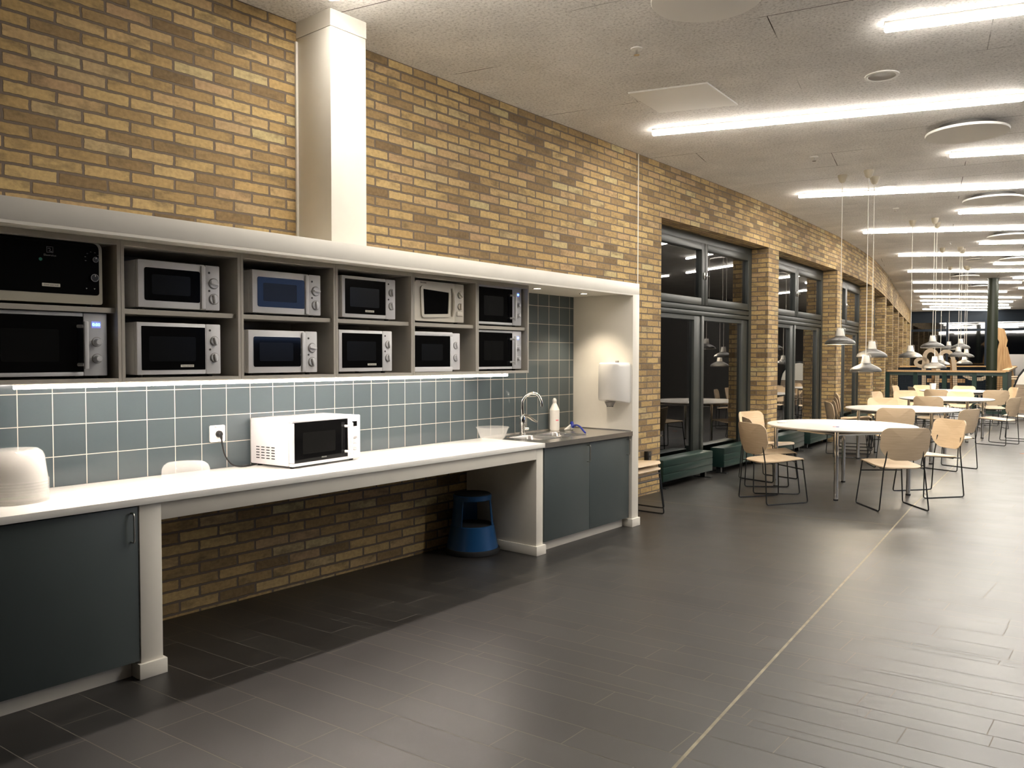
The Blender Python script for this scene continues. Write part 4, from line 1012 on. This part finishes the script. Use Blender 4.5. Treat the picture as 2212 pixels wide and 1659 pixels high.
bm = new(); prism(bm, [(.0, 0), (.28, 0), (.22, 1.0), (.06, 1.98), (-.04, 2.2), (-.06, 1.9)], f, -.3, -.13); obj('middle_blade', bm, 'plank', t)
bm = new(); box(bm, -.75, 3.2, 32.6, 33.0, 0, 1.55, .01); tag(obj('low_partition', bm, 'mid_grey'), 'light grey low partition wall at the far right behind the timber fin', 'partition')
G = (1.30, 20.75, 0); t = thing('mobile_board', 'mobile board with arched black frame and wooden lower panel at the right edge', 'board', G); f = camplane(G)
arch = [(-.18, .10), (-.14, .48), (-.07, .78), (.0, .98), (.10, 1.14), (.25, 1.25), (.45, 1.30), (.65, 1.27), (.82, 1.16), (.93, .98), (1.0, .7), (1.05, .3), (1.07, .10)]
bm = new(); tube(bm, [f(u, v, 0) for u, v in arch], .022, 10); obj('arched_frame', bm, 'black_rod', t)
ins = [(u+(.02 if u < .4 else -.02), v-(.02 if v > 1 else 0)) for u, v in arch]
bm = new(); prism(bm, [(-.09, .80)]+[p for p in ins[3:-3]]+[(.96, .80)], f, -.012, .012); obj('upper_panel', bm, 'cream', t)
bm = new(); prism(bm, [(-.155, .12), (-.12, .48), (-.075, .79), (.955, .79), (1.0, .4), (1.04, .12)], f, -.012, .012); obj('lower_panel', bm, 'grey_oak', t)
for v in (.97, .92):
    bm = new(); cyl(bm, f(-.14, v, .0), f(0.0, v+.01, .0), .018, n=10); obj('peg', bm, 'ply', t)
for u in (.15, .85):
    bm = new(); prism(bm, [(u-.03, .0), (u+.03, .0), (u+.02, .12), (u-.02, .12)], f, -.22, .22); obj('foot', bm, 'black_rod', t)
bm = new()
prism(bm, [(0, 0), (.02, .012), (.05, .010), (.045, .028), (.075, .022), (.10, .034), (.085, .045), (.11, .06), (.075, .062), (.05, .055), (.03, .05), (.035, .035), (.012, .03)], lambda u, v, h: Vector((u, v, .004+h+.02*abs(u-.05))), 0, .0015)
o = tag(obj('fallen_leaf', bm, 'leaf'), 'orange fallen leaf on the floor at the right picture edge', 'leaf'); o.location = (2.36, 12.53, 0)
t = thing('projection_screen', 'large blue-lit projection screen across the hall, mirrored in two microwave doors', 'screen', (11.0, 8.5, 1.78))
bm = new(); box(bm, -.004, .004, -1.1, 1.1, 0, 1.32); obj('screen_fabric', bm, 'screen_blue', t)
bm = new(); box(bm, -.05, .05, -1.15, 1.15, 1.32, 1.43, .01); obj('roller_case', bm, 'white_plastic', t)
bm = new(); box(bm, -.012, .012, -1.1, 1.1, -.03, 0); obj('bottom_bar', bm, 'black_plastic', t)
bm = new()
for y in (-.9, .9): cyl(bm, (0, y, 1.43), (0, y, ZC-1.78), .01, n=8)
obj('hanger', bm, 'black_rod', t)
# ------------------------------------------------------------------ building outside in the dark
t = thing('neighbouring_building', 'dark brick building with dim blue windows seen through the first window', 'building', (-16, 26, 0), RAD(8))
bm = new(); box(bm, -4, 0, -20, 22, -.5, 12); obj('facade_wall', bm, 'facade', t)
for i in range(6):
    for j in range(4):
        y = -14+i*5.2+(j % 2)*1.2; z = 2.2+j*2.2; bm = new(); box(bm, .0, .04, y, y+1.1, z, z+.75); obj('lit_window', bm, 'city_window', t)
bm = new(); box(bm, -60, -7.001, -40, 80, -.30, -.25); o = struct('floor_outside', bm, 'dark_panel')
